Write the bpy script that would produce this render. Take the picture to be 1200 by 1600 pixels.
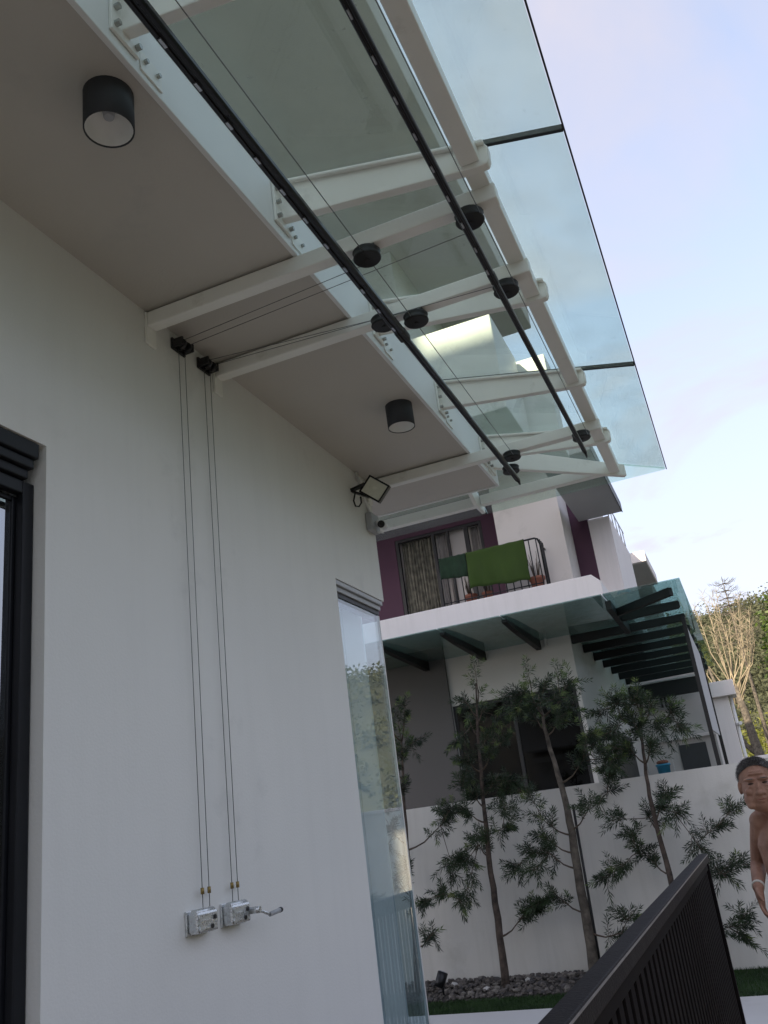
import bpy, bmesh, math, random
from mathutils import Vector, Matrix, noise
random.seed(7)
scene = bpy.context.scene
for o in list(bpy.data.objects): bpy.data.objects.remove(o)

# ------------------------------------------------------------------ camera
cam_d = bpy.data.cameras.new('camera'); cam = bpy.data.objects.new('camera', cam_d)
scene.collection.objects.link(cam); scene.camera = cam
cam_d.sensor_fit = 'HORIZONTAL'; cam_d.sensor_width = 36; cam_d.lens = 41.085
cam_d.clip_start = 0.02; cam_d.clip_end = 3000
EYE = Vector((0, 0, 1.65))
yaw, pitch, roll = (math.radians(a) for a in (-19.96, 20.17, 7.53))
fwd = Vector((math.cos(pitch)*math.sin(yaw), math.cos(pitch)*math.cos(yaw), math.sin(pitch)))
rt = Vector((math.cos(yaw), -math.sin(yaw), 0)); dn = fwd.cross(rt)
cx = math.cos(roll)*rt + math.sin(roll)*dn
cy = -(-math.sin(roll)*rt + math.cos(roll)*dn)
M = Matrix((cx, cy, -fwd)).transposed().to_4x4(); M.translation = EYE
cam.matrix_world = M

# ------------------------------------------------------------------ sky and sun
SUN_EL = math.radians(24); SUN_AZ = math.atan2(-0.30, -0.954)      # direction towards the sun, from +Y
w = bpy.data.worlds.new('World'); scene.world = w; w.use_nodes = True
nt = w.node_tree; nt.nodes.clear()
out = nt.nodes.new('ShaderNodeOutputWorld'); bg = nt.nodes.new('ShaderNodeBackground')
sky = nt.nodes.new('ShaderNodeTexSky'); sky.sky_type = 'NISHITA'; sky.sun_disc = False
sky.sun_elevation = SUN_EL; sky.sun_rotation = SUN_AZ; sky.air_density = 1.0; sky.dust_density = 2.2; sky.ozone_density = 1.2
tc = nt.nodes.new('ShaderNodeTexCoord'); sep = nt.nodes.new('ShaderNodeSeparateXYZ')
nt.links.new(tc.outputs['Generated'], sep.inputs[0])
zz = nt.nodes.new('ShaderNodeMath'); zz.operation = 'MAXIMUM'; zz.inputs[1].default_value = 0.0
nt.links.new(sep.outputs['Z'], zz.inputs[0])
za = nt.nodes.new('ShaderNodeMath'); za.operation = 'ADD'; za.inputs[1].default_value = 0.22
nt.links.new(zz.outputs[0], za.inputs[0])
comb = nt.nodes.new('ShaderNodeCombineXYZ')
for i, ax in enumerate('XY'):
    d = nt.nodes.new('ShaderNodeMath'); d.operation = 'DIVIDE'
    nt.links.new(sep.outputs[ax], d.inputs[0]); nt.links.new(za.outputs[0], d.inputs[1])
    nt.links.new(d.outputs[0], comb.inputs[i])
cn = nt.nodes.new('ShaderNodeTexNoise'); cn.inputs['Scale'].default_value = 1.9; cn.inputs['Detail'].default_value = 6
cn.inputs['Roughness'].default_value = 0.55; cn.inputs['Distortion'].default_value = 0.5
nt.links.new(comb.outputs[0], cn.inputs['Vector'])
cr = nt.nodes.new('ShaderNodeValToRGB')
cr.color_ramp.elements[0].position = 0.40; cr.color_ramp.elements[0].color = (0.40, 0.40, 0.40, 1)
cr.color_ramp.elements[1].position = 0.62; cr.color_ramp.elements[1].color = (0.95, 0.95, 0.95, 1)
nt.links.new(cn.outputs['Fac'], cr.inputs[0])
mix = nt.nodes.new('ShaderNodeMix'); mix.data_type = 'RGBA'
hz_ = nt.nodes.new('ShaderNodeMath'); hz_.operation = 'MULTIPLY_ADD'; hz_.use_clamp = True; hz_.inputs[1].default_value = -0.9; hz_.inputs[2].default_value = 1.0
nt.links.new(zz.outputs[0], hz_.inputs[0])
hm_ = nt.nodes.new('ShaderNodeMath'); hm_.operation = 'MAXIMUM'; nt.links.new(hz_.outputs[0], hm_.inputs[0]); nt.links.new(cr.outputs['Color'], hm_.inputs[1])
nt.links.new(hm_.outputs[0], mix.inputs['Factor'])
bw_ = nt.nodes.new('ShaderNodeRGBToBW'); nt.links.new(sky.outputs[0], bw_.inputs[0])
ma = nt.nodes.new('ShaderNodeMath'); ma.operation = 'MULTIPLY_ADD'; ma.inputs[1].default_value = 0.06; ma.inputs[2].default_value = 1.62
nt.links.new(bw_.outputs[0], ma.inputs[0])
vm = nt.nodes.new('ShaderNodeVectorMath'); vm.operation = 'SCALE'; vm.inputs[0].default_value = (1.0, 0.965, 1.10)
nt.links.new(ma.outputs[0], vm.inputs['Scale'])
nt.links.new(sky.outputs[0], mix.inputs['A']); nt.links.new(vm.outputs[0], mix.inputs['B'])
nt.links.new(mix.outputs['Result'], bg.inputs['Color']); bg.inputs['Strength'].default_value = 0.115
nt.links.new(bg.outputs[0], out.inputs[0])

sl = bpy.data.lights.new('sun', 'SUN'); sl.energy = 2.4; sl.angle = math.radians(0.6); sl.color = (1.0, 0.84, 0.62)
so = bpy.data.objects.new('sun', sl); scene.collection.objects.link(so)
sd = Vector((math.sin(SUN_AZ)*math.cos(SUN_EL), math.cos(SUN_AZ)*math.cos(SUN_EL), math.sin(SUN_EL)))
so.rotation_euler = sd.to_track_quat('Z', 'Y').to_euler()
so.location = (0, -20, 30)
vs = scene.view_settings; vs.view_transform = 'Standard'; vs.look = 'None'; vs.gamma = 1.0; vs.use_curve_mapping = False
vs.exposure = 2.02

# ------------------------------------------------------------------ materials
MATS = {}
def mat(name, col, rough=0.6, var=0.08, scale=6.0, bump=0.0, bscale=60.0, metal=0.0, spec=0.5, stain=None, detail=5.0, dark=None, streak=None):
    m = bpy.data.materials.new(name); m.use_nodes = True; t = m.node_tree
    b = t.nodes['Principled BSDF']
    b.inputs['Roughness'].default_value = rough; b.inputs['Metallic'].default_value = metal
    b.inputs['Specular IOR Level'].default_value = spec
    co = t.nodes.new('ShaderNodeTexCoord')
    n = t.nodes.new('ShaderNodeTexNoise'); n.inputs['Scale'].default_value = scale; n.inputs['Detail'].default_value = detail
    t.links.new(co.outputs['Object'], n.inputs['Vector'])
    r = t.nodes.new('ShaderNodeValToRGB')
    c0 = dark if dark else tuple(max(0, c*(1-var)) for c in col)
    c1 = tuple(min(1, c*(1+var)) for c in col)
    r.color_ramp.elements[0].position = 0.3; r.color_ramp.elements[1].position = 0.7
    r.color_ramp.elements[0].color = (*c0, 1); r.color_ramp.elements[1].color = (*c1, 1)
    t.links.new(n.outputs['Fac'], r.inputs[0])
    last = r.outputs[0]
    if stain:
        scol, sscale, lo, hi = stain
        n2 = t.nodes.new('ShaderNodeTexNoise'); n2.inputs['Scale'].default_value = sscale; n2.inputs['Detail'].default_value = 7
        n2.inputs['Roughness'].default_value = 0.65
        t.links.new(co.outputs['Object'], n2.inputs['Vector'])
        r2 = t.nodes.new('ShaderNodeValToRGB'); r2.color_ramp.elements[0].position = lo; r2.color_ramp.elements[1].position = hi
        t.links.new(n2.outputs['Fac'], r2.inputs[0])
        mx = t.nodes.new('ShaderNodeMix'); mx.data_type = 'RGBA'
        t.links.new(r2.outputs[0], mx.inputs['Factor']); t.links.new(last, mx.inputs['A']); mx.inputs['B'].default_value = (*scol, 1)
        last = mx.outputs['Result']
    if streak:
        scol, amt = streak
        mp = t.nodes.new('ShaderNodeMapping'); mp.inputs['Scale'].default_value = (5.0, 5.0, 0.35); t.links.new(co.outputs['Object'], mp.inputs[0])
        n4 = t.nodes.new('ShaderNodeTexNoise'); n4.inputs['Scale'].default_value = 2.2; n4.inputs['Detail'].default_value = 8; n4.inputs['Roughness'].default_value = 0.7
        t.links.new(mp.outputs[0], n4.inputs['Vector'])
        m4 = t.nodes.new('ShaderNodeMapRange'); m4.inputs['From Min'].default_value = 0.48; m4.inputs['From Max'].default_value = 0.80; m4.inputs['To Max'].default_value = amt
        t.links.new(n4.outputs['Fac'], m4.inputs['Value'])
        x4 = t.nodes.new('ShaderNodeMix'); x4.data_type = 'RGBA'; t.links.new(m4.outputs[0], x4.inputs['Factor']); t.links.new(last, x4.inputs['A']); x4.inputs['B'].default_value = (*scol, 1)
        last = x4.outputs['Result']
    t.links.new(last, b.inputs['Base Color'])
    # uneven gloss
    n3 = t.nodes.new('ShaderNodeMapRange'); n3.inputs['To Min'].default_value = max(0.02, rough-0.08); n3.inputs['To Max'].default_value = min(1, rough+0.08)
    t.links.new(n.outputs['Fac'], n3.inputs['Value']); t.links.new(n3.outputs[0], b.inputs['Roughness'])
    if bump:
        nb = t.nodes.new('ShaderNodeTexNoise'); nb.inputs['Scale'].default_value = bscale; nb.inputs['Detail'].default_value = 4
        t.links.new(co.outputs['Object'], nb.inputs['Vector'])
        bp = t.nodes.new('ShaderNodeBump'); bp.inputs['Strength'].default_value = bump; bp.inputs['Distance'].default_value = 0.01
        t.links.new(nb.outputs['Fac'], bp.inputs['Height']); t.links.new(bp.outputs[0], b.inputs['Normal'])
    MATS[name] = m; return m

def glass(name, tint, ior=1.5, rough=0.0, refl=1.0, dirt=0.0):
    m = bpy.data.materials.new(name); m.use_nodes = True; t = m.node_tree; t.nodes.clear()
    o = t.nodes.new('ShaderNodeOutputMaterial')
    tr = t.nodes.new('ShaderNodeBsdfTransparent'); tr.inputs[0].default_value = (*tint, 1)
    gl = t.nodes.new('ShaderNodeBsdfGlossy'); gl.inputs['Roughness'].default_value = rough; gl.inputs['Color'].default_value = (refl, refl, refl, 1)
    f0 = ((ior-1)/(ior+1))**2
    lw = t.nodes.new('ShaderNodeLayerWeight'); pw = t.nodes.new('ShaderNodeMath'); pw.operation = 'POWER'; pw.inputs[1].default_value = 5
    t.links.new(lw.outputs['Facing'], pw.inputs[0]); lw.inputs['Blend'].default_value = 0.5
    fr = t.nodes.new('ShaderNodeMapRange'); fr.inputs['To Min'].default_value = f0; fr.inputs['To Max'].default_value = 1.0
    t.links.new(pw.outputs[0], fr.inputs['Value'])
    mx = t.nodes.new('ShaderNodeMixShader')
    t.links.new(fr.outputs[0], mx.inputs[0]); t.links.new(tr.outputs[0], mx.inputs[1]); t.links.new(gl.outputs[0], mx.inputs[2])
    res = mx.outputs[0]
    if dirt:
        df = t.nodes.new('ShaderNodeBsdfDiffuse'); df.inputs[0].default_value = (0.55, 0.58, 0.56, 1)
        co = t.nodes.new('ShaderNodeTexCoord'); n = t.nodes.new('ShaderNodeTexNoise'); n.inputs['Scale'].default_value = 7; n.inputs['Detail'].default_value = 8
        t.links.new(co.outputs['Object'], n.inputs['Vector'])
        mr = t.nodes.new('ShaderNodeMapRange'); mr.inputs['From Min'].default_value = 0.35; mr.inputs['From Max'].default_value = 0.8
        mr.inputs['To Min'].default_value = dirt*0.4; mr.inputs['To Max'].default_value = dirt
        t.links.new(n.outputs['Fac'], mr.inputs['Value'])
        ns = t.nodes.new('ShaderNodeTexNoise'); ns.inputs['Scale'].default_value = 55; ns.inputs['Detail'].default_value = 3; t.links.new(co.outputs['Object'], ns.inputs['Vector'])
        ms = t.nodes.new('ShaderNodeMapRange'); ms.inputs['From Min'].default_value = 0.69; ms.inputs['From Max'].default_value = 0.76; ms.inputs['To Max'].default_value = dirt*1.6; t.links.new(ns.outputs['Fac'], ms.inputs['Value'])
        ad = t.nodes.new('ShaderNodeMath'); ad.operation = 'ADD'; t.links.new(mr.outputs[0], ad.inputs[0]); t.links.new(ms.outputs[0], ad.inputs[1]); mr = ad
        m2 = t.nodes.new('ShaderNodeMixShader'); t.links.new(mr.outputs[0], m2.inputs[0]); t.links.new(res, m2.inputs[1]); t.links.new(df.outputs[0], m2.inputs[2]); res = m2.outputs[0]
    t.links.new(res, o.inputs[0]); MATS[name] = m; return m

def leafmat(name, col, col2, trans=0.35, rough=0.55):
    m = bpy.data.materials.new(name); m.use_nodes = True; t = m.node_tree
    b = t.nodes['Principled BSDF']; b.inputs['Roughness'].default_value = rough
    o = t.nodes['Material Output']
    co = t.nodes.new('ShaderNodeTexCoord'); n = t.nodes.new('ShaderNodeTexNoise'); n.inputs['Scale'].default_value = 3.5; n.inputs['Detail'].default_value = 6
    t.links.new(co.outputs['Object'], n.inputs['Vector'])
    r = t.nodes.new('ShaderNodeValToRGB'); r.color_ramp.elements[0].position = 0.35; r.color_ramp.elements[1].position = 0.68
    r.color_ramp.elements[0].color = (*col, 1); r.color_ramp.elements[1].color = (*col2, 1)
    t.links.new(n.outputs['Fac'], r.inputs[0]); t.links.new(r.outputs[0], b.inputs['Base Color'])
    tl = t.nodes.new('ShaderNodeBsdfTranslucent'); t.links.new(r.outputs[0], tl.inputs[0])
    mx = t.nodes.new('ShaderNodeMixShader'); mx.inputs[0].default_value = trans
    t.links.new(b.outputs[0], mx.inputs[1]); t.links.new(tl.outputs[0], mx.inputs[2]); t.links.new(mx.outputs[0], o.inputs[0])
    MATS[name] = m; return m

mat('wall_paint', (0.83, 0.825, 0.80), 0.75, 0.035, 1.4, 0.08, 150, stain=((0.60, 0.60, 0.59), 2.2, 0.60, 0.85), streak=((0.60, 0.60, 0.58), 0.16))
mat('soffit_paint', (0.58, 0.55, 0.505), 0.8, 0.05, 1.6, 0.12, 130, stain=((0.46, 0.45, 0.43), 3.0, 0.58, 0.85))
mat('fascia_paint', (0.84, 0.85, 0.84), 0.55, 0.03, 3.0, 0.04, 90)
mat('steel_white', (0.88, 0.875, 0.83), 0.38, 0.04, 5.0, 0.04, 60, stain=((0.62, 0.60, 0.54), 9.0, 0.62, 0.85))
mat('bolt_steel', (0.42, 0.42, 0.40), 0.4, 0.15, 80, metal=0.8)
mat('black_metal', (0.016, 0.017, 0.02), 0.30, 0.2, 20, metal=0.3)
mat('black_plastic', (0.014, 0.014, 0.015), 0.5, 0.2, 30)
mat('rail_silver', (0.45, 0.46, 0.47), 0.3, 0.1, 50, metal=0.9)
mat('door_frame', (0.011, 0.012, 0.016), 0.45, 0.15, 12, spec=0.3)
mat('sealant', (0.02, 0.022, 0.024), 0.6, 0.1, 30)
mat('lamp_body', (0.030, 0.033, 0.040), 0.55, 0.1, 30)
mat('lamp_inner', (0.82, 0.82, 0.80), 0.45, 0.03, 30)
mat('flood_glass', (0.66, 0.66, 0.56), 0.25, 0.06, 60)
mat('white_plastic', (0.70, 0.70, 0.69), 0.4, 0.04, 40)
mat('grey_plastic', (0.40, 0.41, 0.43), 0.45, 0.05, 40)
mat('lens', (0.006, 0.006, 0.008), 0.08, 0.1, 30)
mat('cable_steel', (0.16, 0.16, 0.16), 0.45, 0.1, 200, metal=0.5)
mat('brass', (0.30, 0.22, 0.08), 0.4, 0.1, 90, metal=0.7)
mat('winch_metal', (0.62, 0.64, 0.65), 0.28, 0.12, 90, metal=0.75, bump=0.2, bscale=300)
mat('interior', (0.30, 0.31, 0.32), 0.8, 0.05, 2)
mat('jamb', (0.62, 0.66, 0.68), 0.6, 0.03, 3)
mat('boundary_paint', (0.70, 0.69, 0.65), 0.85, 0.04, 1.2, 0.25, 70, stain=((0.50, 0.49, 0.44), 1.7, 0.58, 0.86), streak=((0.46, 0.46, 0.41), 0.32))
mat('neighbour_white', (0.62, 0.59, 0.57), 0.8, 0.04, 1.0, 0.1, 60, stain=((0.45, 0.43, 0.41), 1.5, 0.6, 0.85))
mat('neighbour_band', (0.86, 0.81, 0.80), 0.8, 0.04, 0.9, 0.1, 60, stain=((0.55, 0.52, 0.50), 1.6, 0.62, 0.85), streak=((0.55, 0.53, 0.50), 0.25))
mat('neighbour_grey', (0.115, 0.108, 0.108), 0.8, 0.05, 1.0, 0.1, 60)
mat('purple_paint', (0.075, 0.032, 0.058), 0.8, 0.08, 1.0)
mat('soffit_grey', (0.42, 0.41, 0.42), 0.85, 0.05, 1.2)
mat('dark_beam', (0.008, 0.0075, 0.008), 0.6, 0.2, 4)
mat('dark_frame', (0.02, 0.02, 0.022), 0.5, 0.1, 6)
mat('dark_room', (0.012, 0.013, 0.015), 0.9, 0.2, 2)
mat('curtain', (0.19, 0.18, 0.145), 0.9, 0.35, 9, dark=(0.08, 0.078, 0.062))
mat('curtain_pale', (0.30, 0.28, 0.27), 0.9, 0.15, 6)
mat('towel_green', (0.034, 0.066, 0.009), 0.95, 0.10, 3, 0.25, 300)
mat('towel_dark', (0.012, 0.034, 0.016), 0.95, 0.25, 9, 0.6, 220)
mat('terracotta', (0.30, 0.12, 0.08), 0.8, 0.2, 12)
mat('blind', (0.55, 0.55, 0.56), 0.8, 0.03, 2)
mat('metal_grey_door', (0.05, 0.055, 0.06), 0.5, 0.08, 4)
mat('blue_plastic', (0.05, 0.30, 0.50), 0.45, 0.1, 10)
mat('bark', (0.095, 0.072, 0.058), 0.9, 0.35, 16, 0.8, 70, dark=(0.035, 0.027, 0.023))
mat('bark_pale', (0.115, 0.10, 0.08), 0.9, 0.35, 14, 0.8, 60, dark=(0.04, 0.034, 0.028))
mat('twig', (0.10, 0.075, 0.055), 0.9, 0.3, 20)
mat('dry_branch', (0.27, 0.23, 0.16), 0.9, 0.25, 3, dark=(0.15, 0.125, 0.09))
leafmat('needle', (0.009, 0.022, 0.010), (0.036, 0.066, 0.022), 0.18, 0.45)
leafmat('needle_tip', (0.07, 0.13, 0.035), (0.16, 0.20, 0.06), 0.3, 0.45)
leafmat('shrub_leaf', (0.10, 0.125, 0.015), (0.22, 0.22, 0.035), 0.4)
leafmat('tree_leaf', (0.03, 0.065, 0.012), (0.11, 0.16, 0.02), 0.35)
leafmat('hill_leaf', (0.085, 0.098, 0.055), (0.135, 0.140, 0.080), 0.4, 0.9)
mat('hill_soil', (0.055, 0.060, 0.034), 0.95, 0.3, 0.08)
mat('lawn_base', (0.018, 0.040, 0.012), 0.95, 0.3, 3.0)
leafmat('grass_blade', (0.014, 0.042, 0.008), (0.036, 0.085, 0.018), 0.2, 0.6)
mat('paving', (0.50, 0.50, 0.49), 0.6, 0.05, 1.2, 0.1, 40, stain=((0.36, 0.35, 0.33), 2.2, 0.6, 0.85))
mat('bounce_tile', (0.46, 0.37, 0.26), 0.6, 0.08, 3)  # warm colour chosen to throw warm bounce light upwards
mat('pale_edge', (0.22, 0.20, 0.19), 0.5, 0.3, 25)
mat('soil', (0.05, 0.045, 0.04), 0.95, 0.3, 6)
mat('stone_a', (0.11, 0.098, 0.088), 0.85, 0.3, 12, 0.4, 50)
mat('stone_b', (0.19, 0.175, 0.155), 0.85, 0.25, 12, 0.4, 50)
mat('stone_c', (0.075, 0.07, 0.07), 0.85, 0.3, 12, 0.4, 50)
mat('stone_d', (0.55, 0.54, 0.52), 0.8, 0.1, 12, 0.3, 50)
mat('handrail', (0.013, 0.010, 0.011), 0.6, 0.35, 14, 0.25, 120, spec=0.12, dark=(0.011, 0.009, 0.009))
mat('baluster', (0.008, 0.006, 0.006), 0.8, 0.25, 10, spec=0.1)
mat('skin', (0.36, 0.205, 0.145), 0.55, 0.12, 14, 0.3, 220, dark=(0.27, 0.145, 0.10), spec=0.35, stain=((0.27, 0.115, 0.08), 22, 0.55, 0.8))
mat('lip', (0.26, 0.09, 0.065), 0.5, 0.1, 40)
mat('eye_dark', (0.02, 0.015, 0.012), 0.2, 0.1, 40)
mat('hair', (0.17, 0.165, 0.16), 0.7, 0.5, 220, 0.7, 300, dark=(0.014, 0.012, 0.011))
mat('shorts', (0.045, 0.022, 0.022), 0.85, 0.2, 12, 0.4, 90)
mat('wristband', (0.72, 0.70, 0.64), 0.5, 0.05, 40)
glass('canopy_glass', (0.86, 0.945, 0.90), 1.5, 0.0, 0.95, dirt=0.14)
glass('neighbour_glass', (0.58, 0.76, 0.74), 1.5, 0.02, 0.8, dirt=0.22)
glass('window_glass', (0.88, 0.94, 0.96), 2.1, 0.0, 0.95, dirt=0.03)
glass('door_glass', (0.28, 0.31, 0.33), 4.0, 0.0, 0.95)
glass('tinted_glass', (0.10, 0.11, 0.13), 1.45, 0.02, 0.7)

# ------------------------------------------------------------------ mesh helpers
OFF = {}
class MB:
    def __init__(s): s.v = []; s.f = []; s.sm = []
    def add(s, vs, fs, smooth=False):
        k = len(s.v); s.v += [Vector(p) for p in vs]
        for f in fs: s.f.append(tuple(i+k for i in f)); s.sm.append(smooth)
        return s
    def box(s, x0, x1, y0, y1, z0, z1):
        vs = [(x, y, z) for z in (z0, z1) for y in (y0, y1) for x in (x0, x1)]
        return s.add(vs, [(0,2,3,1),(4,5,7,6),(0,1,5,4),(2,6,7,3),(0,4,6,2),(1,3,7,5)])
    def bar(s, p, q, wd, ht, up=(0,0,1)):
        p, q = Vector(p), Vector(q); d = (q-p).normalized(); up = Vector(up)
        sd = d.cross(up).normalized(); u = sd.cross(d).normalized()
        vs = [c+sd*a*wd/2+u*b*ht/2 for c in (p, q) for a, b in ((-1,-1),(1,-1),(1,1),(-1,1))]
        return s.add(vs, [(3,2,1,0),(4,5,6,7),(0,1,5,4),(1,2,6,5),(2,3,7,6),(3,0,4,7)])
    def tube(s, pts, r, n=8, caps=True, smooth=True, wob=0):
        pts = [Vector(p) for p in pts]; m = len(pts)
        rs = r if isinstance(r, (list, tuple)) else [r]*m
        ref = None; rings = []
        for i, p in enumerate(pts):
            d = (pts[min(i+1, m-1)]-pts[max(i-1, 0)]).normalized()
            if ref is None:
                ref = Vector((0,0,1)) if abs(d.z) < 0.9 else Vector((1,0,0))
            a = (ref-d*ref.dot(d)).normalized(); b = d.cross(a); ref = a
            rings.append([p+(a*math.cos(t)+b*math.sin(t))*rs[i]*(1+(random.uniform(-wob, wob) if wob else 0)) for t in (2*math.pi*k/n for k in range(n))])
        k0 = len(s.v)
        for rg in rings: s.v += rg
        for i in range(m-1):
            for k in range(n):
                s.f.append((k0+i*n+k, k0+i*n+(k+1) % n, k0+(i+1)*n+(k+1) % n, k0+(i+1)*n+k)); s.sm.append(smooth)
        if caps:
            s.f.append(tuple(k0+k for k in reversed(range(n)))); s.sm.append(False)
            s.f.append(tuple(k0+(m-1)*n+k for k in range(n))); s.sm.append(False)
        return s
    def prism(s, poly, vec):
        poly = [Vector(p) for p in poly]; vec = Vector(vec); n = len(poly)
        vs = poly+[p+vec for p in poly]
        return s.add(vs, [tuple(reversed(range(n))), tuple(range(n, 2*n))]+[(i, (i+1) % n, n+(i+1) % n, n+i) for i in range(n)])
    def ellipsoid(s, c, r, nu=14, nv=10, rot=None):
        c = Vector(c); k = len(s.v)
        def P(x, y, z):
            p = Vector((x*r[0], y*r[1], z*r[2]))
            if rot: p = rot @ p
            return c+p
        s.v.append(P(0,0,-1))
        for j in range(1, nv):
            t = math.pi*j/nv-math.pi/2
            for i in range(nu):
                a = 2*math.pi*i/nu; s.v.append(P(math.cos(a)*math.cos(t), math.sin(a)*math.cos(t), math.sin(t)))
        s.v.append(P(0,0,1)); top = len(s.v)-1
        for i in range(nu):
            s.f.append((k, k+1+(i+1) % nu, k+1+i)); s.sm.append(True)
            b = k+1+(nv-2)*nu; s.f.append((top, b+i, b+(i+1) % nu)); s.sm.append(True)
        for j in range(nv-2):
            for i in range(nu):
                a = k+1+j*nu; b = a+nu
                s.f.append((a+i, a+(i+1) % nu, b+(i+1) % nu, b+i)); s.sm.append(True)
        return s
    def build(s, name, m, parent=None, bevel=0.0, normals=True):
        off = OFF.get(parent.name, Vector((0,0,0))) if parent else Vector((0,0,0))
        me = bpy.data.meshes.new(name)
        me.from_pydata([p-off for p in s.v], [], s.f)
        me.polygons.foreach_set('use_smooth', s.sm)
        if normals:
            b = bmesh.new(); b.from_mesh(me); bmesh.ops.recalc_face_normals(b, faces=b.faces); b.to_mesh(me); b.free()
        o = bpy.data.objects.new(name, me); scene.collection.objects.link(o)
        if m: me.materials.append(MATS[m])
        if bevel:
            md = o.modifiers.new('bevel', 'BEVEL'); md.width = bevel; md.segments = 2; md.limit_method = 'ANGLE'
        if parent: o.parent = parent
        OFF[o.name] = off
        return o

def tag(o, label=None, cat=None, group=None, kind=None):
    if label: o['label'] = label
    if cat: o['category'] = cat
    if group: o['group'] = group
    if kind: o['kind'] = kind
    return o
def thing(name, loc, label, cat, group=None):
    o = bpy.data.objects.new(name, None); scene.collection.objects.link(o); o.location = loc
    o.empty_display_size = 0.2
    OFF[o.name] = Vector(loc)
    return tag(o, label, cat, group)
def clone(src, parent, d, keep_mods=True):
    """a repeat of a part sharing its mesh, moved by d from the source's place"""
    c = src.copy(); scene.collection.objects.link(c); c.parent = parent
    c.location = Vector(src.location)+Vector(d)
    OFF[c.name] = OFF.get(src.name, Vector((0,0,0)))
    return c
def box(name, m, parent, x0, x1, y0, y1, z0, z1, bevel=0.0):
    return MB().box(x0, x1, y0, y1, z0, z1).build(name, m, parent, bevel)

# ================================================================== SETTING
g = MB(); R = 900
g.add([(-R,-R,-0.06),(R,-R,-0.06),(R,R,-0.06),(-R,R,-0.06)], [(0,1,2,3)]); tag(g.build('ground', 'hill_soil'), kind='structure')
pv = MB(); pv.box(-9, 3.2, -6.4, 8.66, -0.05, 0.05); tag(pv.build('paving', 'paving', bevel=0.006), kind='structure')
tr = MB(); tr.box(-1.25, 3.19, -6.39, 7.4, 0.051, 0.058); tag(tr.build('bounce_floor', 'bounce_tile'), kind='structure')  # warm sheet added over the paving to bounce light onto the soffit
lw = MB(); lw.box(-9, 3.2, 8.665, 10.2, -0.05, 0.0); lw.box(3.205, 18, -14, 10.2, -0.05, 0.0); tag(lw.build('lawn', 'lawn_base'), kind='structure')
# grass blades
gb = MB()
for i in range(42000):
    x = random.uniform(-4.6, 1.4); y = random.uniform(8.67, 10.18)
    if y > 9.5 and x < -0.95: y = 8.67+random.random()*0.82
    h = random.uniform(0.018, 0.04); a = random.uniform(0, 6.28); dx, dy = math.cos(a)*0.003, math.sin(a)*0.003
    l = Vector((random.uniform(-.015,.015), random.uniform(-.015,.015), h))
    gb.add([(x-dx,y-dy,0),(x+dx,y+dy,0),(x+l.x,y+l.y,l.z)], [(0,1,2)])
tag(gb.build('grass', 'grass_blade', normals=False), 'short dark green grass strip along the boundary wall', 'grass', kind='stuff')

# gravel bed with stones
bed = MB(); nx = 60
vs = []
for j in range(7):
    for i in range(nx+1):
        x = -5.2+4.3*i/nx; y = 9.47+0.725*j/6
        z = 0.012+0.075*math.sin(math.pi*min(1, j/5.0)*0.62)*(0.8+0.4*noise.noise(Vector((x*2, y*2, 0)))) if j else 0.004
        vs.append((x, y, z))
fs = [(j*(nx+1)+i, j*(nx+1)+i+1, (j+1)*(nx+1)+i+1, (j+1)*(nx+1)+i) for j in range(6) for i in range(nx)]
bed.add(vs, fs, True); bedo = tag(bed.build('gravel_bed', 'soil'), kind='structure')
def stone_mesh(seed):
    rnd = random.Random(seed); b = bmesh.new(); bmesh.ops.create_icosphere(b, subdivisions=1, radius=1.0)
    for v in b.verts: v.co *= rnd.uniform(0.72, 1.12)
    me = bpy.data.meshes.new('stone'); b.to_mesh(me); b.free(); return me
SM = []
for k in range(12):
    me = stone_mesh(k); me.materials.append(MATS[['stone_a','stone_b','stone_a','stone_c','stone_b','stone_a','stone_c','stone_b','stone_a','stone_c','stone_a','stone_d'][k]]); SM.append(me)
rs = random.Random(3)
for k in range(290):
    o = bpy.data.objects.new('stone', SM[11] if k % 41 == 0 else SM[rs.randrange(11)]); scene.collection.objects.link(o); o.parent = bedo
    x = rs.uniform(-4.7, -0.98); y = rs.uniform(9.49, 10.12)
    s = rs.uniform(0.020, 0.043)
    o.scale = (s*rs.uniform(.9,1.5), s*rs.uniform(.8,1.2), s*rs.uniform(.6,.95)); o.rotation_euler = (rs.uniform(-.3,.3), rs.uniform(-.3,.3), rs.uniform(0,6.28))
    o.location = (x, y, 0.02+0.075*min(1, (y-9.47)/0.45)+0.25*s)
fine = MB()
for k in range(1500):
    x = rs.uniform(-5.1, -0.93); y = rs.uniform(9.47, 10.17); s = rs.uniform(0.010, 0.024)
    z = 0.015+0.075*min(1, (y-9.47)/0.45)
    fine.ellipsoid((x, y, z+s*0.4), (s*rs.uniform(.8,1.4), s, s*rs.uniform(.6,.9)), 5, 4, Matrix.Rotation(rs.uniform(0,6.28), 3, 'Z'))
f_o = fine.build('pebbles', 'stone_a', bedo); tag(f_o, kind='stuff')

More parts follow.
